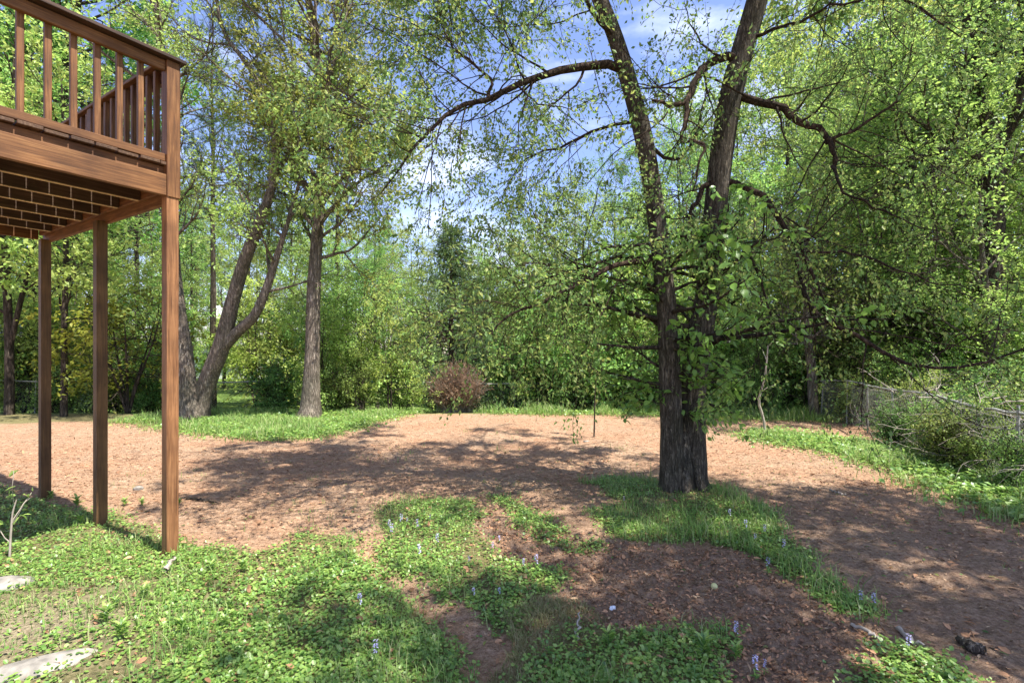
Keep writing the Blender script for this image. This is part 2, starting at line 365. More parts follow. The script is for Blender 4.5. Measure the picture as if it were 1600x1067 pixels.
tag(g, 'bare reddish soil yard with green patches and lawn beyond the back fence', 'ground', kind='structure')
def zat(x, y): return float(height(np.array([float(x)]), np.array([float(y)]))[0])

# ------------------------------------------------------------------ leaf and tube meshers
T4 = (np.array([(0, 0, 0), (.45, .5, .08), (1, 0, -.05), (.45, -.5, .08)]), [np.array([(0, 1, 2), (0, 2, 3)])])
T7 = (np.array([(0, 0, 0), (.18, .36, .05), (.5, .46, .07), (1, 0, -.12), (.5, -.46, .07), (.18, -.36, .05), (.45, 0, 0)]),
      [np.array([(0, 6, 2), (0, 2, 1), (6, 3, 2), (6, 4, 3), (0, 4, 6), (0, 5, 4)])])
T9 = (np.array([(0, 0, 0), (.08, .26, .03), (.28, .47, .07), (.55, .42, .07), (.78, .22, .02), (1, 0, -.12), (.78, -.22, .02), (.55, -.42, .07), (.28, -.47, .07), (.08, -.26, .03), (.3, 0, 0), (.65, 0, -.01)]),
      [np.array([(0, 10, 2, 1), (10, 11, 4, 3), (0, 9, 8, 10), (10, 7, 6, 11)]), np.array([(10, 3, 2), (10, 8, 7), (11, 5, 4), (11, 6, 5)])])
TR = (np.array([(0, 0, 0), (.2, .45, .03), (.65, .5, .06), (1, .12, .0), (1, -.12, .0), (.65, -.5, .06), (.2, -.45, .03)]),
      [np.array([(0, 3, 2), (0, 2, 1), (0, 4, 3), (0, 5, 4), (0, 6, 5)])])
TN = (np.array([(0, .5, 0), (0, -.5, 0), (1, 0, 0)]), [np.array([(0, 1, 2)])])
def leaves(pos, ax, no, L, W, T=T4):
    ax = nrm(ax); no = nrm(no - ax * np.sum(no * ax, -1, keepdims=True)); bi = np.cross(no, ax)
    tv, tf = T; n = len(pos); k = len(tv)
    L = np.broadcast_to(L, (n,)); W = np.broadcast_to(W, (n,))
    V = pos[:, None] + ax[:, None] * (tv[None, :, 0:1] * L[:, None, None]) + bi[:, None] * (tv[None, :, 1:2] * W[:, None, None]) + no[:, None] * (tv[None, :, 2:3] * L[:, None, None])
    base = (np.arange(n) * k)[:, None, None]
    return V.reshape(-1, 3), [(f[None] + base).reshape(-1, f.shape[1]) for f in tf]
def merge(parts):
    V = []; Fd = {}; off = 0
    for v, fl in parts:
        for f in fl: Fd.setdefault(f.shape[1], []).append(f + off)
        V.append(v); off += len(v)
    return np.concatenate(V), [np.concatenate(Fd[k]) for k in sorted(Fd)]
def tubes(P, Rr, sides=6, ridge=0, seed=0):
    """P (T,K,3), Rr (T,K)"""
    T, K, _ = P.shape
    t = np.gradient(P, axis=1); t = nrm(t)
    ref = np.zeros((T, 1, 3)); avg = nrm(t.mean(1)); pick = np.abs(avg[:, 2]) > .75
    ref[pick, 0] = (0, 1, 0); ref[~pick, 0] = (0, 0, 1)
    u = nrm(np.cross(t, ref)); w = np.cross(t, u)
    a = np.linspace(0, 2 * np.pi, sides, endpoint=False)
    rad = np.repeat(Rr[:, :, None], sides, 2)
    if ridge:
        s = np.cumsum(np.concatenate([np.zeros((T, 1)), np.linalg.norm(np.diff(P, axis=1), axis=-1)], 1), 1)
        ca, sa = np.cos(a)[None, None], np.sin(a)[None, None]
        nz = vn(ca * 5.5 + 0 * rad, sa * 5.5 + 0 * rad, s[:, :, None] * 2.2, seed) * .6 + (1 - 2 * np.abs(vn(ca * 10 + 0 * rad, sa * 10 + 0 * rad, s[:, :, None] * 3.5, seed + 3))) * .55
        lo = vn(ca * 1.3 + 0 * rad, sa * 1.3 + 0 * rad, s[:, :, None] * .9, seed + 5)
        rad = rad * (1 + ridge * nz + ridge * 1.3 * lo)
    V = P[:, :, None] + u[:, :, None] * (np.cos(a)[None, None, :, None] * rad[..., None]) + w[:, :, None] * (np.sin(a)[None, None, :, None] * rad[..., None])
    idx = np.arange(T * K * sides).reshape(T, K, sides)
    nxt = np.roll(idx, -1, 2)
    f = np.stack([idx[:, :-1], nxt[:, :-1], nxt[:, 1:], idx[:, 1:]], -1).reshape(-1, 4)
    return V.reshape(-1, 3), [f]
def resample(pts, rad, K):
    pts = np.array(pts, float); rad = np.array(rad, float)
    s = np.concatenate([[0], np.cumsum(np.linalg.norm(np.diff(pts, axis=0), axis=1))])
    q = np.linspace(0, s[-1], K)
    # smooth (cosine-free) catmull by cubic hermite
    tg = np.gradient(pts, s, axis=0)
    i = np.clip(np.searchsorted(s, q, side='right') - 1, 0, len(s) - 2); h = (s[i + 1] - s[i]); t = ((q - s[i]) / h)[:, None]; h = h[:, None]
    o = (2 * t ** 3 - 3 * t ** 2 + 1) * pts[i] + (t ** 3 - 2 * t ** 2 + t) * h * tg[i] + (-2 * t ** 3 + 3 * t ** 2) * pts[i + 1] + (t ** 3 - t ** 2) * h * tg[i + 1]
    return o, np.interp(q, s, rad)
def kids(P, Rr, n, tr, ang, L, K, wander, trop, rf, r_end, rg, az0=None, lshape=None):
    T, KK, _ = P.shape
    t = tr[0] + (tr[1] - tr[0]) * (np.arange(n)[None] + rg.random((T, n))) / n
    q = t * (KK - 1); i = np.clip(q.astype(int), 0, KK - 2); f = (q - i)
    ti = np.arange(T)[:, None]
    pos = P[ti, i] * (1 - f[..., None]) + P[ti, i + 1] * f[..., None]
    tan = nrm(P[ti, i + 1] - P[ti, i]); r = Rr[ti, i] * (1 - f) + Rr[ti, i + 1] * f
    az = rg.random((T, 1)) * 6.28 + np.arange(n)[None] * 2.4 + rg.normal(0, .5, (T, n))
    ref = np.where(np.abs(tan[..., 2:3]) > .8, np.array([1., 0, 0]), np.array([0., 0, 1]))
    u = nrm(np.cross(tan, ref)); w = np.cross(tan, u)
    a = ang[0] + (ang[1] - ang[0]) * rg.random((T, n))
    d = tan * np.cos(a)[..., None] + (u * np.cos(az)[..., None] + w * np.sin(az)[..., None]) * np.sin(a)[..., None]
    LL = L[0] + (L[1] - L[0]) * rg.random((T, n))
    if lshape is not None: LL = LL * lshape(t)
    M_ = T * n; d = d.reshape(M_, 3); pos = pos.reshape(M_, 3); LL = LL.reshape(M_); r = r.reshape(M_)
    out_ = np.zeros((M_, K, 3)); out_[:, 0] = pos; dd = d.copy()
    st_ = LL / (K - 1)
    trv = np.array(trop)
    for k in range(1, K):
        dd = nrm(dd + rg.normal(0, wander, (M_, 3)) + trv)
        out_[:, k] = out_[:, k - 1] + dd * st_[:, None]
    r0 = np.minimum(r * rf, LL * .022 + .003)
    rr = r0[:, None] * (1 - np.linspace(0, 1, K)[None] ** .8) + r_end * np.linspace(0, 1, K)[None]
    return out_, rr, LL
def twig_leaves(P, m, rg, size, asp=.55, spread=.05, droop=.3, up=.8, T=T4, tr=(.15, 1), tanw=.6):
    n, K, _ = P.shape
    t = tr[0] + (tr[1] - tr[0]) * rg.random((n, m)); q = t * (K - 1); i = np.clip(q.astype(int), 0, K - 2); f = q - i
    ti = np.arange(n)[:, None]
    pos = P[ti, i] * (1 - f[..., None]) + P[ti, i + 1] * f[..., None]
    tan = nrm(P[ti, i + 1] - P[ti, i])
    pos = (pos + rg.normal(0, spread, pos.shape)).reshape(-1, 3); tan = tan.reshape(-1, 3)
    ax = tan * tanw + rg.normal(0, .6, pos.shape) + np.array([0, 0, -droop])
    no = rg.normal(0, .55, pos.shape) + np.array([0, 0, up])
    L = size * (.6 + .8 * rg.random(len(pos)))
    return leaves(pos, ax, no, L, L * asp, T)

# ------------------------------------------------------------------ the double-stemmed tree
def main_tree():
    rg = np.random.default_rng(3)
    base = (1.93, 5.72, zat(1.93, 5.72) - .08)
    W = 1 / 1600.
    def lim(L, K):
        pts = [px(a, b_, d) for a, b_, d, w in L]; rad = [w / 2 * d / 800 * (.75 if K < 20 else .88) for a, b_, d, w in L]
        return resample(pts, rad, K)
    stemL = [(1052, 800, 5.66, 56), (1050, 775, 5.66, 48), (1049, 740, 5.66, 41), (1049, 680, 5.66, 37), (1047, 600, 5.66, 36), (1043, 500, 5.65, 34), (1033, 400, 5.62, 32), (1020, 300, 5.6, 31), (1002, 200, 5.55, 30), (980, 120, 5.5, 28), (958, 50, 5.45, 26), (938, 0, 5.4, 25), (912, -80, 5.4, 23), (880, -200, 5.3, 19), (860, -350, 5.2, 14), (850, -520, 5.1, 8), (845, -650, 5.1, 3)]
    stemR = [(1082, 800, 5.76, 62), (1083, 775, 5.76, 52), (1084, 740, 5.76, 44), (1082, 680, 5.78, 42), (1083, 600, 5.8, 42), (1095, 520, 5.82, 41), (1108, 440, 5.84, 40), (1116, 350, 5.8, 39), (1126, 250, 5.75, 38), (1142, 150, 5.65, 38), (1160, 80, 5.6, 37), (1183, 0, 5.5, 35), (1205, -80, 5.4, 32), (1240, -220, 5.3, 26), (1270, -380, 5.2, 18), (1290, -550, 5.1, 10), (1300, -700, 5.1, 3)]
    limbs = [
        [(980, 112, 5.5, 19), (955, 105, 5.5, 18), (900, 106, 5.4, 16), (845, 117, 5.3, 14), (800, 136, 5.15, 12), (762, 156, 5.05, 11), (722, 162, 4.95, 9), (690, 190, 4.85, 8), (640, 242, 4.7, 6), (600, 300, 4.6, 3)],
        [(762, 156, 5.05, 8), (770, 130, 5.1, 6), (740, 100, 5.1, 5), (700, 60, 5.0, 4), (680, 0, 4.9, 2)],
        [(1150, 92, 5.6, 17), (1112, 96, 5.5, 16), (1088, 122, 5.4, 15), (1072, 158, 5.35, 13), (1042, 166, 5.3, 9), (1020, 152, 5.25, 5)],
        [(1072, 158, 5.35, 10), (1071, 195, 5.3, 9), (1062, 218, 5.3, 7), (1100, 226, 5.2, 7), (1092, 252, 5.1, 5), (1085, 300, 5.1, 3)],
        [(1160, 152, 5.6, 16), (1210, 166, 5.5, 15), (1250, 192, 5.45, 14), (1290, 211, 5.4, 12), (1303, 240, 5.3, 10), (1303, 268, 5.3, 5)],
        [(1290, 225, 5.4, 8), (1340, 200, 5.3, 6), (1400, 158, 5.2, 4), (1440, 110, 5.1, 2)],
        [(1300, 260, 5.3, 7), (1320, 300, 5.0, 5), (1380, 330, 4.9, 4), (1440, 360, 4.8, 2)],
        [(1140, 284, 5.75, 13), (1190, 305, 5.6, 12), (1222, 345, 5.5, 11), (1248, 388, 5.4, 10), (1275, 440, 5.3, 6), (1295, 480, 5.2, 4)],
        [(1244, 384, 5.45, 10), (1252, 440, 5.2, 10), (1275, 487, 5.0, 9), (1315, 515, 4.85, 9), (1370, 548, 4.7, 8), (1420, 572, 4.6, 7), (1500, 573, 4.5, 6), (1560, 560, 4.4, 5), (1640, 530, 4.3, 3)],
        [(1250, 395, 5.4, 6), (1330, 395, 5.2, 5), (1400, 420, 5.1, 4), (1450, 440, 5.0, 3), (1520, 450, 4.9, 2)],
        [(1022, 408, 5.62, 13), (980, 410, 5.5, 11), (940, 424, 5.35, 10), (900, 444, 5.2, 9), (860, 466, 5.1, 7), (800, 490, 5.0, 5), (760, 530, 4.9, 3)],
        [(1022, 400, 5.62, 8), (960, 402, 5.8, 7), (900, 420, 6.0, 6), (840, 440, 6.1, 4), (790, 440, 6.2, 2)],
        [(1112, 278, 5.75, 11), (1092, 308, 5.7, 10), (1077, 345, 5.65, 9), (1073, 384, 5.6, 5)],
        [(1118, 350, 5.8, 8), (1150, 372, 5.7, 7), (1182, 420, 5.5, 6), (1200, 480, 5.4, 4), (1215, 550, 5.3, 2)],
        [(965, 60, 5.45, 10), (930, 30, 5.3, 9), (900, -30, 5.1, 8), (850, -100, 5.0, 5), (800, -170, 4.8, 3)],
        [(1010, 230, 5.55, 8), (1060, 250, 6.0, 6), (1090, 200, 6.4, 4), (1110, 130, 6.8, 2)],
        [(925, -40, 5.4, 12), (860, -60, 5.8, 10), (790, -60, 6.2, 7), (720, -30, 6.5, 4)],
        [(1000, 190, 5.55, 7), (940, 200, 5.9, 6), (880, 230, 6.3, 5), (820, 250, 6.7, 3), (790, 300, 6.9, 2)],
        [(1205, -80, 5.4, 15), (1280, -60, 5.3, 12), (1370, -30, 5.2, 8), (1450, 20, 5.1, 5), (1500, 60, 5, 2)],
        [(1215, -120, 5.4, 14), (1150, -180, 4.9, 11), (1050, -200, 4.4, 7), (950, -190, 4.0, 4)],
        [(1250, -250, 5.3, 13), (1350, -330, 4.8, 10), (1480, -380, 4.4, 7), (1600, -380, 4.1, 4)],
        [(1230, -200, 5.4, 12), (1200, -260, 6.2, 9), (1180, -260, 7.2, 6), (1170, -220, 8.0, 3)],
        [(880, -200, 5.3, 12), (820, -270, 5.4, 9), (720, -300, 5.6, 6), (640, -290, 5.8, 3)],
        [(870, -270, 5.3, 10), (900, -330, 6.1, 8), (930, -330, 7.0, 5), (960, -300, 7.8, 3)],
        [(1195, -30, 5.5, 10), (1230, -40, 6.1, 8), (1270, -20, 6.7, 6), (1300, 40, 7.3, 3)],
        [(1170, 60, 5.6, 8), (1230, 40, 5.2, 6), (1300, 10, 4.8, 5), (1380, -10, 4.5, 3)],
    ]
    SL, SR = lim(stemL, 90), lim(stemR, 90)
    LP = [lim(l, 14) for l in limbs]
    A = np.array([l[0] for l in LP]); AR = np.array([l[1] for l in LP])
    A[:, 1:] += rg.normal(0, .012, A[:, 1:].shape)
    root = empty('oak_tree', base, label='large tree with two stems rising from one base in the middle of the yard', cat='tree')
    S2 = np.stack([SL[0], SR[0]]); S2R = np.stack([SL[1], SR[1]])
    tr_parts = [tubes(S2, S2R, 40, .055, 4)]
    fill = resample([px(1067, 805, 5.72), px(1067, 740, 5.70), px(1066, 690, 5.73), px(1066, 660, 5.75)], [.17, .135, .09, .03], 16)
    tr_parts.append(tubes(fill[0][None], fill[1][None], 28, .06, 9))
    for a0 in np.linspace(0, 6.28, 8)[:-1]:                        # root flare
        q = np.array([[math.cos(a0) * r_ + (1.93 if r_ > .02 else 1.93), 5.72 + math.sin(a0) * r_ * .8, z_ + base[2]] for r_, z_ in ((.13, .42), (.19, .2), (.25, .09), (.34, .03))])
        qq = resample(q, [.03, .055, .05, .015], 8); tr_parts.append(tubes(qq[0][None], qq[1][None], 8, .05, 2))
    V, Fq = merge(tr_parts)
    mesh_np('trunk', V, Fq, M['bark'], root, True, loc=base)
    V, Fq = merge([tubes(A, AR, 10, .05, 6)])
    mesh_np('limbs', V, Fq, M['bark_twig'], root, True, loc=base)
    # smaller branches
    UP = resample(SL[0][52:], SL[1][52:], 14); UPR = resample(SR[0][52:], SR[1][52:], 14)
    PA = np.concatenate([A, np.stack([UP[0], UPR[0]])]); PR = np.concatenate([AR, np.stack([UP[1], UPR[1]])])
    c1, r1, _ = kids(PA, PR, 9, (.12, .98), (.5, 1.2), (.5, 1.35), 9, .13, (0, 0, .03), .4, .004, rg)
    c1b, r1b, _ = kids(PA[-2:], PR[-2:], 14, (.2, 1), (.6, 1.2), (1.2, 2.6), 9, .14, (0, 0, .04), .6, .004, rg)
    c1 = np.concatenate([c1, c1b]); r1 = np.concatenate([r1, r1b])
    c1c, r1c, _ = kids(PA[[0, 1, 10, 11, 14, 16, 17]], PR[[0, 1, 10, 11, 14, 16, 17]], 14, (.25, 1), (.5, 1.3), (.45, 1.2), 9, .13, (0, 0, .02), .4, .004, rg)
    c1 = np.concatenate([c1, c1c]); r1 = np.concatenate([r1, r1c])
    c2, r2, _ = kids(c1, r1, 4, (.25, 1), (.4, 1.1), (.25, .75), 7, .16, (0, 0, -.06), .7, .002, rg)
    c3, r3, _ = kids(c2, r2, 4, (.3, 1), (.4, 1.1), (.12, .34), 5, .15, (0, 0, -.12), .8, .0015, rg)
    V, Fq = merge([tubes(c1, r1, 5), tubes(c2, np.maximum(r2, .0022), 4), tubes(c3, np.maximum(r3, .0016), 3)])
    mesh_np('twigs', V, Fq, M['bark_twig'], root, True, loc=base)
    c3 = c3[(c3[:, 0, 0] < 2.3) | (c3[:, 0, 2] > 6) | (rg.random(len(c3)) < np.where(c3[:, 0, 2] < 4.4, .3, .55))]
    pr = [twig_leaves(c3[vn(c3[:, 0, 0] * 1.6, c3[:, 0, 1] * 1.6, c3[:, 0, 2] * 1.6, 77) > np.where(c3[:, 0, 0] < 1.0, -.7, -.3)], 12, rg, .042, .55, .035, .4, .6, T4, (.1, 1), .6), twig_leaves(c3[(c3[:, 0, 2] > 6.0) & (vn(c3[:, 0, 0] * 1.3, c3[:, 0, 1] * 1.3, c3[:, 0, 2] * 1.3, 78) > np.where(c3[:, 0, 0] < 1.3, .28, .0))], 24, rg, .085, .65, .06, .4, .7), twig_leaves(c2, 5, rg, .052, .5, .03, .7, .5, T4, (.5, 1), .6)]
    V, Fq = merge(pr)
    mesh_np('crown', V, Fq, M['leaf_main'], root, False, loc=base)
    # leafy shoots around the lower stems
    a = np.concatenate([S2[:, 10:29]] * 2); ar = np.concatenate([S2R[:, 10:29]] * 2)
    s1, q1, _ = kids(a, ar * .3, 13, (.0, 1), (1.0, 1.6), (.45, 1.5), 9, .12, (0, 0, .0), 1, .003, rg, lshape=lambda t: .35 + 1.1 * np.sin(np.clip(t, 0, 1) * 2.8))
    s2, q2, _ = kids(s1, q1, 6, (.2, 1), (.4, 1.0), (.15, .42), 6, .12, (0, 0, -.02), .8, .002, rg)
    V, Fq = merge([tubes(s1, np.maximum(q1, .004), 5), tubes(s2, np.maximum(q2, .002), 4)])
    mesh_np('low_shoots', V, Fq, M['bark_dark'], root, True, loc=base)
    V, Fq = merge([twig_leaves(s2, 9, rg, .072, .7, .03, .5, .9, T9, (.1, 1), .5), twig_leaves(s1, 7, rg, .078, .7, .02, .6, .8, T9, (.2, 1), .5)])
    o = mesh_np('shoot_leaves', V, Fq, M['leaf_shoot'], root, True, loc=base)
    return root
main_tree()

# ------------------------------------------------------------------ generic trees
def build_tree(name, loc, stems, bark, leafm, rg, n1=10, t1=(.3, 1), a1=(.6, 1.2), l1=(1.5, 3.0), n2=6, l2=(.6, 1.4), n3=4, l3=(.3, .7),
               nl=10, leaf=.09, asp=.6, spread=.06, droop=.3, up=.8, T=T4, trop1=(0, 0, .05), trop2=(0, 0, 0), sides=16, ridge=.06, lsh=None, twigs=True, tagd=None, twr=.9, gap=-.1, gapf=1.4):
    """stems: list of (pts, radii) in world; root empty at loc"""
    root = empty(name, loc)
    if tagd: tag(root, *tagd)
    S = [resample(p, r, 40) for p, r in stems]; P = np.array([s[0] for s in S]); Q = np.array([s[1] for s in S])
    parts = [tubes(P, Q, sides, ridge, int(rg.integers(99)))]
    c1, r1, _ = kids(P, Q, n1, t1, a1, l1, 9, .13, trop1, .55, .008, rg, lshape=lsh)
    parts.append(tubes(c1, r1, 6))
    c2, r2, _ = kids(c1, r1, n2, (.2, 1), (.5, 1.1), l2, 6, .13, trop2, .7, .005, rg)
    if twigs: parts.append(tubes(c2, r2, 4))
    c3, r3, _ = kids(c2, r2, n3, (.25, 1), (.4, 1.1), l3, 4, .12, trop2, .8, .003, rg)
    if twigs: parts.append(tubes(c3, np.maximum(r3, .003), 3))
    V, Fq = merge(parts)
    mesh_np('trunk', V, Fq, bark, root, True, loc=loc)
    c3 = c3[vn(c3[:, 0, 0] * gapf, c3[:, 0, 1] * gapf, c3[:, 0, 2] * gapf, 5) > gap]
    V, Fq = merge([twig_leaves(c3, nl, rg, leaf, asp, spread, droop, up, T, (.1, 1)), twig_leaves(c2, max(nl // 2, 1), rg, leaf, asp, spread, droop, up, T, (.5, 1))])
    mesh_np('crown', V, Fq, leafm, root, False, loc=loc)
    return root
def gb(x, y, d): return (px(x, y, d)[0], d, zat(px(x, y, d)[0], d))
def stem_px(L, groundfix=True):
    pts = [px(a, b_, d) for a, b_, d, w in L]; rad = [w / 2 * d / 800 for a, b_, d, w in L]
    if groundfix: pts[0][2] = zat(pts[0][0], pts[0][1]) - .1
    return pts, rad
r_ = np.random.default_rng
# straight tree left of centre
L = [(482, 665, 12.3, 42), (484, 650, 12.3, 34), (486, 615, 12.3, 26), (488, 560, 12.3, 21), (491, 450, 12.3, 20), (497, 350, 12.3, 17), (503, 270, 12.3, 16), (508, 210, 12.3, 13), (500, 120, 12.2, 13), (485, 20, 12.2, 10), (470, -100, 12.2, 5)]
build_tree('straight_tree', gb(482, 655, 12.3), [stem_px(L)], M['bark_pale'], M['leaf_a'], r_(11), n1=50, t1=(.33, 1), l1=(1.4, 3.8), n2=8, l2=(.5, 1.4), n3=6, l3=(.25, .6), nl=22, leaf=.08, twigs=True, ridge=.07,
           tagd=('tall straight tree with pale flaring trunk at the grassy edge left of centre', 'tree'), sides=22)
# leaning forked tree
L1 = [(312, 660, 12.4, 30), (314, 630, 12.4, 27), (330, 580, 12.3, 25), (345, 545, 12.2, 24), (362, 480, 12.1, 20), (385, 400, 12, 18), (405, 350, 12, 15), (425, 290, 11.9, 13), (431, 220, 11.8, 11), (418, 160, 11.8, 8), (385, 100, 11.7, 7), (350, 50, 11.7, 6), (335, -20, 11.6, 4)]
L2 = [(342, 552, 12.2, 17), (370, 520, 12.1, 15), (398, 492, 12.0, 14), (415, 455, 12, 12), (430, 410, 12, 10), (455, 330, 12, 6), (480, 240, 12.1, 3)]
L3 = [(425, 290, 11.9, 9), (445, 250, 12, 7), (462, 225, 12.1, 6), (490, 222, 12.2, 4), (540, 190, 12.4, 2)]
L4 = [(300, 545, 12.3, 6), (362, 480, 12.2, 8), (350, 420, 12.5, 6), (340, 330, 12.8, 5), (300, 250, 13, 3)]
st = [stem_px(L1)] + [stem_px(l, False) for l in (L2, L3)]
build_tree('leaning_tree', gb(312, 655, 12.4), st, M['bark_pale'], M['leaf_b'], r_(12), n1=11, t1=(.35, 1), l1=(1.0, 2.3), n2=7, l2=(.5, 1.2), n3=6, l3=(.25, .6), nl=20, leaf=.075, ridge=.09,
           tagd=('leaning pale-barked tree whose trunk forks into two rising to the right', 'tree'), sides=20, droop=.2)
L = [(296, 662, 12.2, 38), (294, 640, 12.2, 33), (290, 600, 12.2, 30), (285, 540, 12.2, 29), (276, 480, 12.2, 26), (268, 400, 12.3, 22), (262, 300, 12.4, 18), (262, 200, 12.4, 15), (250, 60, 12.5, 10), (240, -80, 12.6, 4)]
build_tree('thick_tree', gb(296, 658, 12.2), [stem_px(L)], M['bark_pale'], M['leaf_b'], r_(13), n1=22, t1=(.35, 1), l1=(1.2, 2.8), n2=7, n3=5, nl=16, leaf=.075, ridge=.1,
           tagd=('thick tree with shaggy pale bark just right of the deck corner post', 'tree'), sides=20)
# left-edge trees
L = [(14, 655, 13, 14), (15, 600, 13, 12), (13, 500, 13, 11), (10, 420, 13, 10), (8, 300, 13, 8), (20, 150, 13, 5), (25, 40, 13, 2)]
La = [(16, 540, 13, 8), (30, 480, 13, 7), (45, 420, 13.2, 6), (60, 330, 13.4, 4), (80, 230, 13.6, 2)]
build_tree('slender_tree', gb(14, 655, 13), [stem_px(L), stem_px(La, False)], M['bark_dark'], M['leaf_b'], r_(14), n1=18, t1=(.25, 1), l1=(1.0, 2.4), n2=7, n3=5, nl=11, leaf=.12, trop1=(0, 0, 0), droop=.1,
           tagd=('slender forked tree at the far left edge of the yard', 'tree'), sides=10)
L = [(100, 658, 12.8, 11), (100, 600, 12.8, 9), (101, 500, 12.8, 8), (103, 400, 12.8, 7), (100, 250, 12.8, 5), (96, 120, 12.8, 2)]
build_tree('slender_tree', gb(100, 658, 12.8), [stem_px(L)], M['bark_dark'], M['leaf_b'], r_(15), n1=20, t1=(.25, 1), l1=(.9, 2.2), n2=7, n3=5, nl=11, leaf=.12, trop1=(0, 0, 0), droop=.1,
           tagd=('single slender straight tree seen between the two shaded deck posts', 'tree'), sides=10)
# big-leaf crown high behind the deck
L = [(40, 640, 20, 16), (60, 400, 19, 14), (90, 200, 18, 12), (120, 20, 17.5, 9), (140, -120, 17, 5)]
build_tree('tall_tree', gb(40, 640, 20), [stem_px(L)], M['bark_dark'], M['leaf_a'], r_(16), n1=40, t1=(.3, 1), l1=(2.4, 5.2), n2=9, l2=(.8, 1.8), n3=7, l3=(.4, .9), nl=20, leaf=.17, droop=.4, spread=.09,
           tagd=('tall broad green tree rising behind the deck railing', 'tree'), sides=10)
# right tall tree
L = [(1545, 640, 11.5, 52), (1545, 600, 11.5, 44), (1548, 520, 11.5, 36), (1550, 400, 11.5, 30), (1552, 300, 11.5, 27), (1550, 240, 11.5, 24), (1530, 160, 11.5, 16), (1515, 80, 11.4, 12), (1505, -60, 11.3, 8), (1500, -200, 11.2, 3)]
La = [(1551, 255, 11.5, 18), (1580, 190, 11.4, 14), (1600, 110, 11.2, 11), (1610, 0, 11, 7), (1630, -140, 10.8, 3)]
Lb = [(1550, 262, 11.5, 14), (1520, 240, 11.2, 12), (1480, 232, 11, 9), (1430, 245, 10.8, 6), (1380, 235, 10.6, 3)]
Lc = [(1552, 300, 11.5, 10), (1500, 270, 11.9, 8), (1450, 262, 12, 6), (1400, 262, 12.2, 3)]
build_tree('broad_tree', gb(1545, 640, 11.5), [stem_px(L)] + [stem_px(l, False) for l in (La, Lb, Lc)], M['bark_dark'], M['leaf_a'], r_(17), n1=17, t1=(.35, 1), l1=(1.4, 3.3), n2=8, l2=(.5, 1.4), n3=5, l3=(.25, .7), nl=20, leaf=.082, up=1.2,
           tagd=('huge leafy tree with dark trunk towering at the right edge', 'tree'), sides=20, lsh=None)
L = [(1562, 640, 10.6, 14), (1552, 590, 10.6, 13), (1545, 540, 10.7, 12), (1543, 470, 10.8, 9), (1535, 400, 10.8, 7), (1530, 300, 10.8, 3)]
build_tree('slender_tree', gb(1562, 640, 10.6), [stem_px(L)], M['bark_pale'], M['leaf_b'], r_(18), n1=16, t1=(.3, 1), l1=(.8, 1.9), n2=6, n3=4, nl=7, leaf=.085, trop1=(0, 0, -.02),
           tagd=('thin bent tree in front of the dark trunk at the right edge', 'tree'), sides=10)
L = [(1272, 655, 12.6, 17), (1270, 620, 12.6, 14), (1268, 580, 12.6, 13), (1262, 520, 12.6, 11), (1260, 440, 12.6, 8), (1262, 340, 12.6, 3)]
build_tree('small_tree', gb(1272, 655, 12.6), [stem_px(L)], M['bark_pale'], M['leaf_b'], r_(19), n1=24, t1=(.3, 1), l1=(.7, 1.9), n2=7, n3=4, nl=9, leaf=.08, trop1=(0, 0, -.01),
           tagd=('small bushy tree with brown trunk at the far end of the side fence', 'tree'), sides=12)
# dogwood behind the deck posts
sts = []
bx, by, bz = gb(200, 650, 13.6)
for k in range(5):
    rg = r_(50 + k); a = k * 1.3
    sts.append(([(bx, by, bz - .1), (bx + .25 * math.cos(a), by + .2 * math.sin(a), bz + .8), (bx + .6 * math.cos(a), by + .5 * math.sin(a), bz + 1.7), (bx + .9 * math.cos(a), by + .8 * math.sin(a), bz + 2.7)], [.04, .03, .022, .008]))
build_tree('dogwood_bush', (bx, by, bz), sts, M['bark_dark'], M['leaf_y'], r_(20), n1=10, t1=(.3, 1), a1=(1.0, 1.5), l1=(.6, 1.3), n2=5, l2=(.3, .6), n3=3, l3=(.15, .35), nl=7, leaf=.11, trop1=(0, 0, -.04), trop2=(0, 0, -.06), up=1.6, droop=.0,
           tagd=('yellow-green layered bush seen between the middle and front deck posts', 'bush'), sides=8)

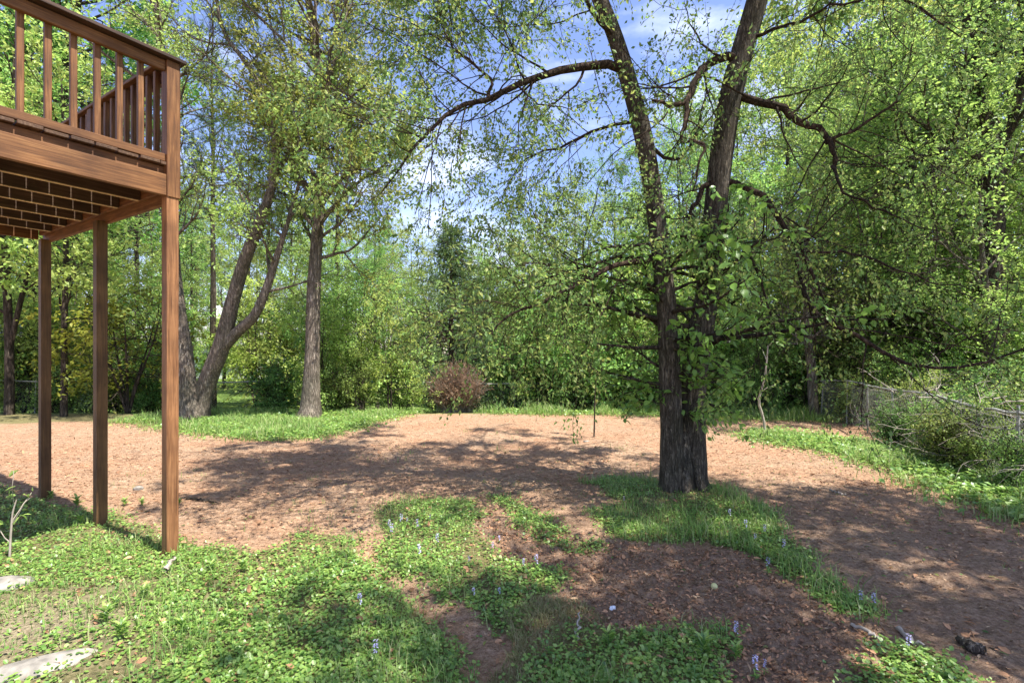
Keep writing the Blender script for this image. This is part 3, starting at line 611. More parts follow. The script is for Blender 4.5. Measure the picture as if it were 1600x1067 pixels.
# sources for the woods: grown once, then copied
def auto_stem(H, rg, r0=.2, lean=.04, K=8):
    z = np.linspace(0, H, K); o = np.cumsum(rg.normal(0, lean * H / K, (K, 2)), 0); o[0] = 0
    return [(o[k, 0], o[k, 1], z[k] - (.15 if k == 0 else 0)) for k in range(K)], [r0 * (1 - .93 * (k / (K - 1)) ** .9) for k in range(K)]
def src(name, H, seed, bark, leafm, **kw):
    rg = r_(seed); r0 = kw.pop('r0', H * .014); ns = kw.pop('ns', 1); lean = kw.pop('lean', .04)
    st = [auto_stem(H * (1 if k == 0 else .85), rg, r0, lean) for k in range(ns)]
    o = build_tree(name, (0, 0, 0), st, bark, leafm, rg, sides=9, **kw)
    return o
BR = dict(n2=7, n3=4)
dome = lambda t: .45 + 1.0 * np.sin(np.clip((t - .2) / .8, 0, 1) * 2.6)
SRC = {
    'wa': (src('woodland_tree', 12, 101, M['bark_dark'], M['leaf_a'], n1=42, t1=(.12, 1), l1=(1.5, 3.2), l2=(.6, 1.5), l3=(.3, .8), nl=22, leaf=.105, gap=.02, lsh=dome, **BR), 12),
    'wb': (src('woodland_tree', 14, 102, M['bark'], M['leaf_c'], n1=44, t1=(.2, 1), l1=(1.5, 3.4), l2=(.6, 1.5), l3=(.3, .8), nl=22, leaf=.105, gap=.02, lsh=dome, **BR), 14),
    'wc': (src('woodland_tree', 10, 103, M['bark'], M['leaf_b'], n1=40, t1=(.12, 1), a1=(.9, 1.4), l1=(1.3, 2.8), l2=(.5, 1.3), l3=(.3, .7), nl=22, leaf=.105, gap=.02, lsh=dome, trop1=(0, 0, 0), up=1.3, **BR), 10),
    'sh': (src('shrub', 2.6, 104, M['bark_dark'], M['leaf_a'], ns=5, lean=.6, r0=.03, n1=11, t1=(.1, 1), l1=(.3, 1.3), l2=(.25, .6), l3=(.15, .35), n2=5, n3=3, nl=7, leaf=.10, gap=.05, gapf=3.5, up=1.2), 2.6),
    'sy': (src('shrub', 3.2, 105, M['bark_dark'], M['leaf_b'], ns=5, lean=.5, r0=.03, n1=11, t1=(.1, 1), a1=(.9, 1.5), l1=(.4, 1.5), l2=(.25, .6), l3=(.15, .35), n2=5, n3=3, nl=7, leaf=.11, trop1=(0, 0, -.02), gap=.05, gapf=3, up=1.4), 3.2),
    'sd': (src('shrub', 1.6, 106, M['bark_dark'], M['leaf_c'], ns=7, lean=.45, r0=.02, n1=10, t1=(.05, 1), l1=(.3, .7), l2=(.2, .45), l3=(.1, .3), n2=5, n3=3, nl=7, leaf=.075, gap=0., gapf=4), 1.6),
    'lt': (src('understory_tree', 5, 109, M['bark_dark'], M['leaf_b'], ns=2, lean=.15, r0=.05, n1=17, t1=(.15, 1), a1=(1.0, 1.5), l1=(.4, 2.5), l2=(.3, .9), l3=(.2, .45), n2=6, n3=4, nl=14, leaf=.10, up=1.6, trop1=(0, 0, .0), gap=.08, gapf=1.5), 5),
    'hi': (src('woodland_tree', 10, 108, M['bark_dark'], M['leaf_a'], n1=26, t1=(.5, 1), l1=(1.3, 2.4), l2=(.6, 1.4), l3=(.3, .8), nl=12, leaf=.12, gap=-.2, gapf=1.1, **BR), 10),
    'pi': (src('pine_tree', 19, 107, M['bark_dark'], M['needle'], n1=40, t1=(.42, 1), a1=(1.0, 1.5), l1=(1.2, 3.2), l2=(.4, 1.0), l3=(.2, .5), n2=6, n3=4, nl=26, leaf=.22, asp=.07, spread=.02, droop=-.1, up=.2, T=TN, r0=.2, lean=.012), 19),
}
USED = {k: False for k in SRC}
def place(kind, pxx, d, ytop, label, cat='tree', group=None, wx=1.0):
    o, H = SRC[kind]
    x = (pxx - 800) / 800 * d; z = zat(x, d)
    s = (1.6 + (550 - ytop) / 800 * d - z) / H
    if USED[kind]: o = copy_tree(o)
    USED[kind] = True
    o.location = (x, d, z); o.rotation_euler = (0, 0, rng.random() * 6.28); o.scale = (s * wx, s * wx, s)
    tag(o, label, cat, group)
    return o
LW = 'leafy tree in the woods beyond the left back fence'; GWl = 'trees beyond the left back fence'
RW = 'leafy tree in the dense woods beyond the side fence on the right'; GWr = 'trees in the woods on the right'
CW = 'leafy tree in the low tree line at the back of the yard, centre'; GWc = 'trees in the low tree line'
for i, (a, d, y, k) in enumerate([(-120, 18, 60, 'wa'), (60, 22, 250, 'wc'), (150, 27, 240, 'wa'), (-20, 30, 200, 'wb'), (230, 24, 330, 'wc'), (270, 32, 330, 'wa'), (350, 30, 400, 'wc'), (400, 26, 410, 'wa'), (450, 34, 360, 'wb'),
                                  (545, 22, 400, 'wa'), (590, 19, 390, 'wb'), (180, 38, 280, 'wb'), (520, 38, 380, 'wc'), (90, 44, 250, 'wa'), (310, 46, 350, 'wb'), (610, 30, 410, 'wc'), (-250, 24, 80, 'wb')]):
    place(k, a, d, y, LW, group=GWl)
for (a, d, y, k) in [(640, 24, 430, 'wc'), (760, 30, 430, 'wa'), (830, 26, 410, 'wc'), (690, 42, 420, 'wb'), (800, 45, 405, 'wb'), (880, 34, 360, 'wa'), (740, 55, 425, 'wa')]:
    place(k, a, d, y, CW, group=GWc)
for (a, d, y, k) in [(900, 22, 320, 'wa'), (960, 27, 290, 'wb'), (1010, 20, 330, 'wc'), (1060, 30, 240, 'wa'), (1120, 22, 260, 'wb'), (1180, 18, 290, 'wc'), (1230, 25, 120, 'wa'), (1290, 20, 160, 'wb'), (1340, 16, 190, 'wa'), (1390, 23, 20, 'wb'),
                     (1430, 15, 150, 'wc'), (1470, 19, -20, 'wa'), (1580, 16, 20, 'wb'), (1640, 14, 60, 'wc'), (1330, 32, 40, 'wa'), (1450, 30, -30, 'wb'), (1560, 26, -80, 'wa'), (1700, 20, -60, 'wa'), (1150, 36, 150, 'wb'), (1240, 42, 80, 'wc'),
                     (1500, 13.4, 260, 'wc'), (1680, 11, 120, 'wb'), (1380, 13.6, 330, 'wa'), (1080, 42, 220, 'wb')]:
    place(k, a, d, y, RW, group=GWr)
for (a, d, y, k) in [(300, 36, 380, 'wc'), (250, 40, 300, 'wa'), (420, 42, 400, 'wa'), (480, 20, 380, 'wc'), (10, 19, 330, 'wc'), (110, 18, 380, 'wc'), (205, 19, 400, 'wc'), (560, 26, 380, 'wa'), (620, 21, 440, 'wc'), (380, 50, 330, 'wb'), (500, 50, 330, 'wa'), (600, 46, 380, 'wb'), (455, 25, 450, 'wc'), (290, 50, 330, 'wa'), (150, 50, 250, 'wa'), (0, 50, 230, 'wb')]:
    place(k, a, d, y, LW, group=GWl)
for (a, d, y) in [(570, 14.6, 440), (610, 14.2, 470), (540, 15.5, 430), (500, 13.8, 470), (60, 15.5, 440), (240, 16, 430), (-60, 14, 430), (400, 19, 440)]:
    place('lt', a, d, y, 'small light green layered tree at the left back fence', 'tree', 'small layered trees along the left back fence')
for (a, d, y) in [(800, 18, 500), (860, 15.6, 460), (920, 16.5, 430), (990, 15.4, 450), (1060, 17, 400), (1140, 15, 440), (1200, 14.2, 450), (1240, 15.5, 400), (1180, 13, 520)]:
    place('lt', a, d, y, 'small light green layered tree behind the bare soil, right of the spruces', 'tree', 'small layered trees behind the middle of the yard')
for (a, d, y) in [(1300, 14, 400), (1340, 15.5, 330), (1400, 13, 400), (1460, 12, 420), (1510, 13.5, 330), (1600, 10, 420), (1440, 15, 300), (1660, 9.5, 400), (1560, 14, 300)]:
    place('lt', a, d, y, 'small light green layered tree growing beyond the side fence', 'tree', 'small layered trees beyond the side fence')
for (a, d, y, k) in [(645, 26, 375, 'wc'), (780, 27, 385, 'wa'), (745, 23, 415, 'wc'), (820, 24, 375, 'wb'), (665, 20, 440, 'wc'), (820, 19, 470, 'wc'), (860, 23, 430, 'wc'), (940, 19, 420, 'wc'), (1000, 24, 340, 'wa'), (1050, 19, 400, 'wc'), (1120, 18, 420, 'wc'), (720, 26, 470, 'wc')]:
    place(k, a, d, y, CW, group=GWc)
for lab, a, d, y, wx_ in [('tall pine with a bare dark trunk standing behind the leaning tree', 333, 19, -60, .75), ('pine behind the tall straight tree, its needles against the sky', 526, 22, 30, .8), ('distant pine seen over the deck floor between the posts', 174, 27, 120, .8),
                      ('pine rising behind the deck stair rail at the upper left', 215, 25, 60, .8), ('thin far pine left of the straight tree', 388, 30, 180, .7)]:
    place('pi', a, d, y, lab, 'pine tree', None, wx_)
for (a, d, y) in [(140, 30, 150), (300, 27, 200), (455, 31, 150), (592, 33, 260), (420, 24, 60), (60, 33, 100)]:
    place('pi', a, d, y, 'slim far pine trunk in the woods beyond the left back fence', 'pine tree', 'slim far pines beyond the left fence', .6)
SL_, SGl = 'green shrub along the left back fence', 'shrubs along the left back fence'
for (a, d, y, k) in [(20, 15.5, 500, 'sh'), (60, 16, 480, 'sy'), (140, 16, 520, 'sh'), (255, 15.4, 520, 'sy'), (395, 30, 500, 'sy'), (440, 20, 470, 'sy'), (625, 15, 540, 'sy'), (-80, 15, 480, 'sh'),
                     (90, 14.6, 585, 'sd'), (230, 14.4, 590, 'sd'), (520, 13.8, 590, 'sd'), (180, 14.6, 590, 'sd'), (560, 13.4, 560, 'sh')]:
    place(k, a, d, y, SL_, 'shrub', SGl)
place('sd', 432, 14.0, 575, 'very dark low evergreen bush left of the straight tree trunk', 'shrub')
SC_, SGc = 'green shrub along the back fence behind the bare soil', 'shrubs along the middle back fence'
for (a, d, y, k) in [(800, 16, 560, 'sd'), (840, 15.6, 500, 'sy'), (880, 15.2, 480, 'sh'), (930, 16.4, 470, 'sy'), (980, 15.2, 490, 'sh'), (1020, 17, 450, 'sy'), (1100, 16, 470, 'sh'), (1140, 15, 500, 'sy'), (1185, 14.2, 490, 'sy'), (1220, 15.5, 450, 'sh'), (870, 20, 470, 'sh'), (960, 21, 450, 'sh'), (780, 21, 490, 'sy'), (1060, 15.2, 540, 'sd'), (900, 14.9, 560, 'sd'), (1010, 14.9, 560, 'sd')]:
    place(k, a, d, y, SC_, 'shrub', SGc)
SR_, SGr = 'leafy undergrowth shrub beyond the side fence on the right', 'undergrowth shrubs on the right'
for (a, d, y, k) in [(1310, 15, 500, 'sh'), (1330, 13, 560, 'sd'), (1370, 14, 480, 'sy'), (1400, 12, 560, 'sh'), (1430, 11, 540, 'sy'), (1460, 9.6, 600, 'sh'), (1480, 12.5, 480, 'sh'), (1500, 10.2, 560, 'sy'), (1570, 9.6, 560, 'sy'), (1620, 9, 540, 'sh'), (1560, 12.5, 520, 'sh'), (1620, 8, 600, 'sd'), (1680, 8.4, 540, 'sy'), (1585, 8.3, 620, 'sd'), (1340, 11.4, 600, 'sd'), (1420, 9.8, 610, 'sd'), (1500, 8.7, 640, 'sd'), (1640, 11, 480, 'sy'), (1280, 14.6, 560, 'sd'), (1480, 7.0, 650, 'sd'), (1545, 6.4, 650, 'sh'), (1590, 5.9, 690, 'sd'), (1400, 8.6, 640, 'sd'), (1440, 8.0, 640, 'sh'), (1490, 7.6, 620, 'sy'), (1540, 7.2, 640, 'sd'), (1580, 7.0, 600, 'sh'), (1620, 6.6, 640, 'sd'), (1530, 8.0, 600, 'sy'), (1660, 6.8, 600, 'sy')]:
    place(k, a, d, y, SR_, 'shrub', SGr)

# spruce with brown dead fronds at its foot
def conifer(loc, H, Rb, name, tagd, seed, m):
    rg = r_(seed); root = empty(name, loc); tag(root, *tagd)
    st = resample([(loc[0], loc[1], loc[2] - .1), (loc[0], loc[1], loc[2] + H)], [.14, .01], 20)
    sh = lambda t: (1.03 - t) ** 1.15
    c1, r1, _ = kids(st[0][None], st[1][None], 120, (.04, .99), (1.35, 1.75), (Rb * .8, Rb), 8, .05, (0, 0, .02), .35, .005, rg, lshape=sh)
    c2, r2, _ = kids(c1, r1, 10, (.1, 1), (.6, 1.0), (.25, .5), 4, .08, (0, 0, -.03), .8, .003, rg)
    V, Fq = merge([tubes(st[0][None], st[1][None], 10), tubes(c1, r1, 4)]); mesh_np('trunk', V, Fq, M['bark_dark'], root, True, loc=loc)
    V, Fq = merge([twig_leaves(c2, 17, rg, .12, .2, .03, .15, .5, T4, (0, 1), .8)]); mesh_np('crown', V, Fq, m, root, False, loc=loc)
x, y_, z = gb(705, 640, 16.5)
conifer((x, y_, z), 1.6 + (550 - 352) / 800 * 16.5 - z, 3.0, 'spruce_tree', ('bluish-green conical spruce behind the brown dead fronds in the centre', 'spruce tree'), 31, M['spruce'])
x, y_, z = gb(742, 640, 19)
conifer((x, y_, z), 4.6, 1.7, 'spruce_tree', ('shorter spruce behind and right of the brown dead fronds', 'spruce tree'), 32, M['spruce'])
rg = r_(33); x, y_, z = gb(712, 645, 14.6)
n = 900
a = rg.random(n) * 6.28; el = .7 + rg.random(n) * .85
d0 = np.stack([np.cos(a) * np.cos(el), np.sin(a) * np.cos(el), np.sin(el)], -1)
Lf = .7 + 1.05 * rg.random(n); q = np.linspace(0, 1, 7)
pts = np.array([x, y_, z]) + rg.normal(0, .12, (n, 1, 3)) * np.array([1.4, 1, .1]) + d0[:, None] * (Lf[:, None] * q[None])[..., None] * np.array([.75, .75, 1.2]) + np.array([0, 0, -.3]) * (q ** 2)[None, :, None] * Lf[:, None, None]
root = empty('dead_frond_clump', (x, y_, z), label='brown clump of dead fronds below the spruce at the back edge of the soil', cat='dead bush')
V, Fq = merge([tubes(pts, np.full((n, 7), .006) * (1 - .6 * q[None]), 3)]); mesh_np('stalks', V, Fq, M['dead'], root, True, loc=(x, y_, z))
V, Fq = merge([twig_leaves(pts, 16, rg, .12, .12, .015, .4, .3, T4, (.25, 1), .9)]); mesh_np('fronds', V, Fq, M['deadneedle'], root, False, loc=(x, y_, z))

# trees standing out of the frame whose crowns shade the yard
for lab, X0, Y0, H, k in [('big tree standing outside the view on the right whose crown shades the yard', 7.5, 1.2, 10.5, 'hi'), ('tree outside the view beside the camera shading the near soil', 4.6, .6, 9.5, 'hi')]:
    o = copy_tree(SRC[k][0]) if USED[k] else SRC[k][0]; USED[k] = True; s = H / SRC[k][1]; o.scale = (s * 1.1, s * 1.1, s); o.location = (X0, Y0, zat(X0, Y0)); o.rotation_euler = (0, 0, X0); tag(o, lab, 'tree')
    if 'group' in o: del o['group']

# saplings in the open yard
def sapling(name, label, P0, rad, leafm, seed, nl=4, n1=6, leaf=.05):
    rg = r_(seed); pts, rr = stem_px(P0); S = resample(pts, rr, 12); base = tuple(pts[0] + np.array([0, 0, .1]))
    root = empty(name, base, label=label, cat='sapling')
    c1, r1, _ = kids(S[0][None], S[1][None], n1, (.3, 1), (.4, .9), (.15, .45), 6, .15, (0, 0, .05), .7, .002, rg)
    V, Fq = merge([tubes(S[0][None], S[1][None], 6), tubes(c1, np.maximum(r1, .003), 4)]); mesh_np('stem', V, Fq, rad, root, True, loc=base)
    if nl:
        V, Fq = merge([twig_leaves(c1, nl, rg, leaf, .6, .02, .4, .6, T7)]); mesh_np('leaves', V, Fq, leafm, root, False, loc=base)
sapling('sapling', 'thin dark sapling stuck in the bare soil left of the double tree', [(928, 682, 9.7, 2.6), (929, 650, 9.7, 2.4), (930, 610, 9.7, 2), (935, 560, 9.6, 1.6), (931, 520, 9.6, 1)], M['bark_dark'], M['leaf_c'], 61, 5, 10, .09)
sapling('sapling', 'pale broken sapling stick on the grass right of the double tree', [(1196, 676, 9.9, 5), (1192, 650, 9.9, 4), (1186, 632, 9.9, 4), (1195, 590, 9.8, 3), (1200, 540, 9.8, 2)], M['dead'], M['leaf_b'], 62, 3, 6, .07)
sapling('sapling', 'bare crooked twig standing in the weeds at the left edge', [(14, 862, 3.98, 3.5), (18, 820, 4.0, 3), (20, 800, 4.0, 2.5), (26, 780, 4, 1.6)], M['dead'], M['leaf_b'], 63, 4, 4, .06)

# ------------------------------------------------------------------ deck
CX, CY = -2.71, 4.06
def boxes(bl):
    V = []; Fq = []
    for (x0, x1, y0, y1, z0, z1) in bl:
        e = min(.004, abs(x1 - x0) * .2, abs(y1 - y0) * .2, abs(z1 - z0) * .2)
        # chamfered box: 24 verts
        vs_ = []; idx = {}
        for sx, xx in ((0, x0), (1, x1)):
            for sy, yy in ((0, y0), (1, y1)):
                for sz, zz in ((0, z0), (1, z1)):
                    dx = e if sx == 0 else -e; dy = e if sy == 0 else -e; dz = e if sz == 0 else -e
                    for k, p in enumerate(((xx, yy + dy, zz + dz), (xx + dx, yy, zz + dz), (xx + dx, yy + dy, zz))):
                        idx[(sx, sy, sz, k)] = len(vs_); vs_.append(p)
        off = len(V); V += vs_
        I = lambda *k: idx[k] + off
        q4 = []; t3 = []
        for s in (0, 1):
            fl = (lambda q_: q_ if s else q_[::-1])
            q4.append(fl([I(s, 0, 0, 0), I(s, 1, 0, 0), I(s, 1, 1, 0), I(s, 0, 1, 0)]))
            q4.append(fl([I(0, s, 0, 1), I(0, s, 1, 1), I(1, s, 1, 1), I(1, s, 0, 1)]))
            q4.append(fl([I(0, 0, s, 2), I(1, 0, s, 2), I(1, 1, s, 2), I(0, 1, s, 2)]))
            for t in (0, 1):
                q4.append([I(s, t, 0, 0), I(s, t, 1, 0), I(s, t, 1, 1), I(s, t, 0, 1)][::(1 if s == t else -1)])
                q4.append([I(s, 0, t, 0), I(s, 0, t, 2), I(s, 1, t, 2), I(s, 1, t, 0)][::(1 if s == t else -1)])
                q4.append([I(0, s, t, 1), I(0, s, t, 2), I(1, s, t, 2), I(1, s, t, 1)][::(-1 if s == t else 1)])
        for sx in (0, 1):
            for sy in (0, 1):
                for sz in (0, 1): t3.append([I(sx, sy, sz, 0), I(sx, sy, sz, 1), I(sx, sy, sz, 2)][::(1 if (sx + sy + sz) % 2 else -1)])
        Fq.append((q4, t3))
    return np.array(V), [np.array([q_ for f in Fq for q_ in f[0]]), np.array([t_ for f in Fq for t_ in f[1]])]
def deck():
    rz = math.atan2(-.844, -.536)
    z0 = zat(CX, CY)
    root = empty('wooden_deck', (CX, CY, 0), rz, 'raised reddish-brown wooden deck on tall posts with a baluster railing, left of the yard', 'deck')
    # local x runs along the front to the near left; -y runs along the side into the distance
    def b(name, bl, mat, par=root, tilt=None):
        V, Fq = boxes(bl); return mesh_np(name, V, Fq, M[mat], par)
    def gl(s, t):
        return zat(CX - .536 * s - .844 * t, CY - .844 * s + .536 * t)
    h = .0435; W_ = 3.6; D = 2.95
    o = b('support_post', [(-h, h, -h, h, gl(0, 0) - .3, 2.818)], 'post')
    for t in (1.34, 2.80): b('support_post', [(-h, h, -t - h, -t + h, gl(0, t) - .3, 2.818)], 'post_shade')
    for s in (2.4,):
        for t in (0, 2.8): b('support_post', [(s - h, s + h, -t - h, -t + h, gl(s, t) - .3, 2.818)], 'post_shade')
    b('front_beam', [(h + .002, W_, .008, .046, 2.82, 2.985)], 'wx')
    b('rim_joist', [(-.018, W_, -.045, -.007, 2.875, 3.058)], 'wx')
    b('side_beam', [(-.06, -.022, -D, -h - .002, 2.80, 2.962)], 'wy'); b('rim_joist', [(-.018, .02, -D + .04, -.048, 2.875, 3.058)], 'wy')
    b('back_beam', [(.022, W_, -D, -D + .038, 2.83, 3.058)], 'wx')
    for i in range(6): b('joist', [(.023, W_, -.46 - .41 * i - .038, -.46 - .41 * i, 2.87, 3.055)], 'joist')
    s = -.05; k = 0
    while s < W_ - .14:
        b('deck_board', [(s, s + .131, -D - .03, .035 + .012 * math.sin(k * 2.3), 3.06, 3.085)], 'board'); s += .138; k += 1
    for i in range(6): b('joist_bounce_strip', [(.03, W_ - .01, -.46 - .41 * i - .034, -.46 - .41 * i - .004, 2.864, 2.869)], 'edge_light')  # added strips: bounce light on joist bottoms put in as pale colour
    # corner railing post outside the beam, then railings
    b('corner_post', [(-.052, .044, -.044, .052, 2.815, 3.885)], 'wz')
    r = b('railing', [(.046, W_, -.012, .026, 3.09, 3.15), (.046, W_, -.012, .026, 3.80, 3.882), ], 'wx')
    b('rail_cap', [(-.085, W_, -.075, .085, 3.887, 3.915)], 'cap', r)
    s = .19
    while s < W_:
        j = .004 * math.sin(s * 40); b('baluster', [(s - .019 + j, s + .019 + j, -.052, -.014, 3.10, 3.872)], 'wz', r); s += .138
    r2 = b('railing', [(-.046, -.008, -D, -.05, 3.14, 3.2), (-.046, -.008, -D, -.05, 3.78, 3.865), (-.10, .055, -D - .03, -.08, 3.887, 3.915)], 'wy')
    t = .2
    while t < D - .05:
        b('baluster', [(-.007, .031, -t - .019, -t + .019, 3.10, 3.872)], 'wz', r2); t += .138
    b('railing_post', [(-.045, .045, -1.52, -1.43, 3.086, 3.885)], 'wz', r2); b('railing_post', [(-.045, .045, -D - .04, -D + .05, 3.086, 3.885)], 'wz', r2)
deck()

# ------------------------------------------------------------------ fences
def chain_fence(name, label, pts, Hh, spacing=.06, postgap=None, wob=.03, seed=0, rail=True):
    rg = r_(seed); P = np.array(pts, float)
    s = np.concatenate([[0], np.cumsum(np.hypot(*np.diff(P, axis=0).T))]); Lt = s[-1]
    def at(q): return np.interp(q, s, P[:, 0]), np.interp(q, s, P[:, 1])
    base = (P[0, 0], P[0, 1], zat(*P[0])); root = empty(name, base, label=label, cat='fence')
    qs = np.arange(0, Lt + .01, postgap)
    for q in qs:
        x, y = at(q); z = zat(x, y); l1_, l2_ = rg.normal(0, .02, 2)
        S = resample([(x, y, z - .2), (x + l1_, y + l2_, z + Hh + .05)], [.017, .016], 4)
        V, Fq = tubes(S[0][None], S[1][None], 8); mesh_np('fence_post', V, Fq, M['metal'], root, True, loc=base)
    n = int(Lt / spacing); k = 14
    q = np.linspace(0, Lt, n); zz = np.linspace(.03, Hh - .02, k)
    X_, Z_ = [], []
    W = []
    for sgn in (0, 1):
        off = ((np.arange(k) + sgn) % 2) * spacing
        Q = np.clip(q[:, None] + off[None], 0, Lt); xx, yy = at(Q); g_ = height(xx, yy)
        W.append(np.stack([xx + .012 * sgn, yy, g_ + zz[None] + wob * .4 * vn(Q * 1.5, Q * 0)], -1))
    Wp = np.concatenate(W)
    V, Fq = tubes(Wp, np.full(Wp.shape[:2], .0022), 3); mesh_np('wire_mesh', V, Fq, M['metal'], root, True, loc=base)
    if rail:
        Q = np.linspace(0, Lt, 60); xx, yy = at(Q); T_ = np.stack([xx, yy, height(xx, yy) + Hh + wob * vn(Q * .7, Q * 0 + seed)], -1)[None]
        V, Fq = tubes(T_, np.full(T_.shape[:2], .019), 6); mesh_np('top_rail', V, Fq, M['metal'], root, True, loc=base)
chain_fence('chain_link_fence', 'sagging grey chain-link fence running along the right side of the yard', [gp(1282, 652), gp(1330, 664), gp(1380, 684), gp(1450, 706), (5.95, 6.6), (5.7, 5.0), (5.6, 3.6)], .92, postgap=1.15, wob=.05, seed=3)
chain_fence('chain_link_fence', 'low chain-link fence along the back edge of the yard', [(-16, 14.6), (-6, 15.0), (0, 15.2), (7.4, 14.6)], 1.0, postgap=2.3, seed=4, spacing=.08)

# tangled dead vines over the side fence
rg = r_(71); n = 200
u = rg.random(n); bx = np.interp(u, [0, .4, 1], [6.9, 6.1, 5.75]) + rg.normal(.35, .45, n); by = np.interp(u, [0, .4, 1], [9.2, 7.4, 4.8]); bz = height(bx, by) + rg.random(n) * 1.0
dd = nrm(np.stack([rg.normal(0, 1, n), rg.normal(0, 1, n), rg.normal(.1, .5, n)], -1)); Pv = np.zeros((n, 9, 3)); Pv[:, 0] = np.stack([bx, by, bz], -1)
for k in range(1, 9):
    dd = nrm(dd + rg.normal(0, .28, (n, 3)) + np.array([0, 0, -.06])); Pv[:, k] = Pv[:, k - 1] + dd * (.06 + .1 * rg.random((n, 1)))
rr = (.003 + .007 * rg.random((n, 1)) ** 3) * np.linspace(1, .4, 9)[None]
c2, r2, _ = kids(Pv, rr, 3, (.1, 1), (.4, 1.2), (.15, .5), 5, .2, (0, 0, 0), .7, .0015, rg)
V, Fq = merge([tubes(Pv, rr, 4), tubes(c2, r2, 3)])
tag(mesh_np('dead_brush', V, Fq, M['dead'], smooth=True), 'tangle of pale dead vines and twigs over the side fence', 'brush', kind='stuff')

# ------------------------------------------------------------------ ground cover
def scatter(keys, dens, rg, fall=3.2, extra=None):
    """points in the patches: dens per square metre near the camera, thinning with distance"""
    out_ = []
    for k in keys:
        poly = POLY[k]; x0, y0 = poly.min(0) - .2; x1, y1 = poly.max(0) + .2
        y0 = max(y0, 1.2); x0 = max(x0, -9); x1 = min(x1, 9)
        n = int(dens * (x1 - x0) * (y1 - y0)); X_ = x0 + (x1 - x0) * rg.random(n); Y_ = y0 + (y1 - y0) * rg.random(n)
        d = np.hypot(X_, Y_); keep = rg.random(n) < np.minimum(1, (fall / d) ** 1.3)
        X_, Y_ = X_[keep], Y_[keep]; m_ = softmask(X_, Y_, (k,), .055 if k not in 'HIJ' else .25); out_.append(np.stack([X_[m_], Y_[m_]], -1))
    return np.concatenate(out_)
def cover_leaves(pts, rg, size, hmax, T, upb=1.5, asp=.8):
    n = len(pts); x, y = pts.T
    hh = hmax * (.5 + .5 * fbm(x * 3, y * 3, 3, 41)) * rg.random(n)
    pos = np.stack([x, y, height(x, y) + .004 + hh], -1)
    ax = np.stack([rg.normal(0, 1, n), rg.normal(0, 1, n), rg.normal(.1, .35, n)], -1)
    no = np.stack([rg.normal(0, .45, n), rg.normal(0, .45, n), np.full(n, upb)], -1)
    L = size * (.5 + .9 * rg.random(n)); return leaves(pos, ax, no, L, L * asp, T)
def blades(pts, rg, Hh, w, lean=.35):
    n = len(pts); x, y = pts.T; b0 = np.stack([x, y, height(x, y) - .005], -1)
    a = rg.random(n) * 6.28; Lg = Hh * (.25 + 1.15 * rg.random(n) ** 1.5) * (.8 + 1.3 * np.clip(fbm(x * 1.7, y * 1.7, 3, 131), -.35, .6)); ln = lean * (.3 + rg.random(n))
    dx, dy = np.cos(a), np.sin(a); s = np.stack([-dy, dx, 0 * a], -1) * (w * (.6 + .8 * rg.random(n)))[:, None]
    d1 = np.stack([dx * ln * .4, dy * ln * .4, np.ones(n)], -1) * (Lg * .55)[:, None]; d2 = np.stack([dx * ln * 1.6, dy * ln * 1.6, np.full(n, .75)], -1) * (Lg * .45)[:, None]
    V = np.stack([b0 - s, b0 + s, b0 + d1 + s * .8, b0 + d1 - s * .8, b0 + d1 + d2], 1).reshape(-1, 3); bi = (np.arange(n) * 5)[:, None]
    return V, [np.array([[0, 1, 2, 3]]) + bi, np.array([[3, 2, 4]]) + bi]
rg = r_(81)
pts = scatter(('A', 'B', 'C', 'E', 'F', 'G', 'D', 'G2'), 9000, rg)
dn = fbm(pts[:, 0] * 1.6, pts[:, 1] * 1.6, 4, 51); bare = np.exp(-(((pts[:, 0] - gp(30, 980)[0]) / 1.0) ** 2 + ((pts[:, 1] - gp(30, 980)[1]) / .9) ** 2))
keep = rg.random(len(pts)) < np.clip(.72 + 1.3 * dn - .5 * bare, .10, 1)
pts = pts[keep]
V, Fq = cover_leaves(pts, rg, .0195, .055, TR)
tag(mesh_np('ground_cover', V, Fq, M['cover'], smooth=False), 'low broad-leaved green weeds covering the patches of the yard', 'weeds', kind='stuff')
pg = scatter(('A', 'B', 'C', 'D', 'E'), 3200, rg); kk = fbm(pg[:, 0] * 1.2, pg[:, 1] * 1.2, 3, 61); pg = pg[rg.random(len(pg)) < np.clip(.35 + 1.8 * kk, .05, 1)]
pd = scatter(('D', 'E'), 2600, rg)
ph = scatter(('H', 'I'), 3400, rg, 5.5); pj = scatter(('J',), 1500, rg, 7)
V, Fq = merge([blades(pg, rg, .085, .0022, .9), blades(pd, rg, .13, .003, .8), blades(ph, rg, .16, .005, .8), blades(pj, rg, .24, .007, .6)])
tag(mesh_np('grass', V, Fq, M['grass']), 'green grass growing in the patches and along the edges of the soil', 'grass', kind='stuff')
ph = scatter(('H', 'I', 'J'), 1500, rg, 5.5); V, Fq = cover_leaves(ph, rg, .06, .16, T7)
tag(mesh_np('edge_weeds', V, Fq, M['cover']), 'leafy weeds mixed in the grass strips at the left and right edges', 'weeds', kind='stuff')
# dry tufty grass low centre
zp = world_poly([(820, 930), (900, 925), (960, 960), (940, 985), (870, 1000), (840, 1080), (760, 1080), (790, 1000)])
n = 16000; X_ = zp[:, 0].min() + np.ptp(zp[:, 0]) * rg.random(n); Y_ = zp[:, 1].min() + np.ptp(zp[:, 1]) * rg.random(n); wx_, wy_ = warp(X_, Y_); mm_ = inpoly(wx_, wy_, zp)
V, Fq = blades(np.stack([X_[mm_], Y_[mm_]], -1), rg, .07, .0016, .9)
tag(mesh_np('dry_grass', V, Fq, M['drygrass']), 'straw-coloured thin grass between the two weed patches at bottom centre', 'grass', kind='stuff')
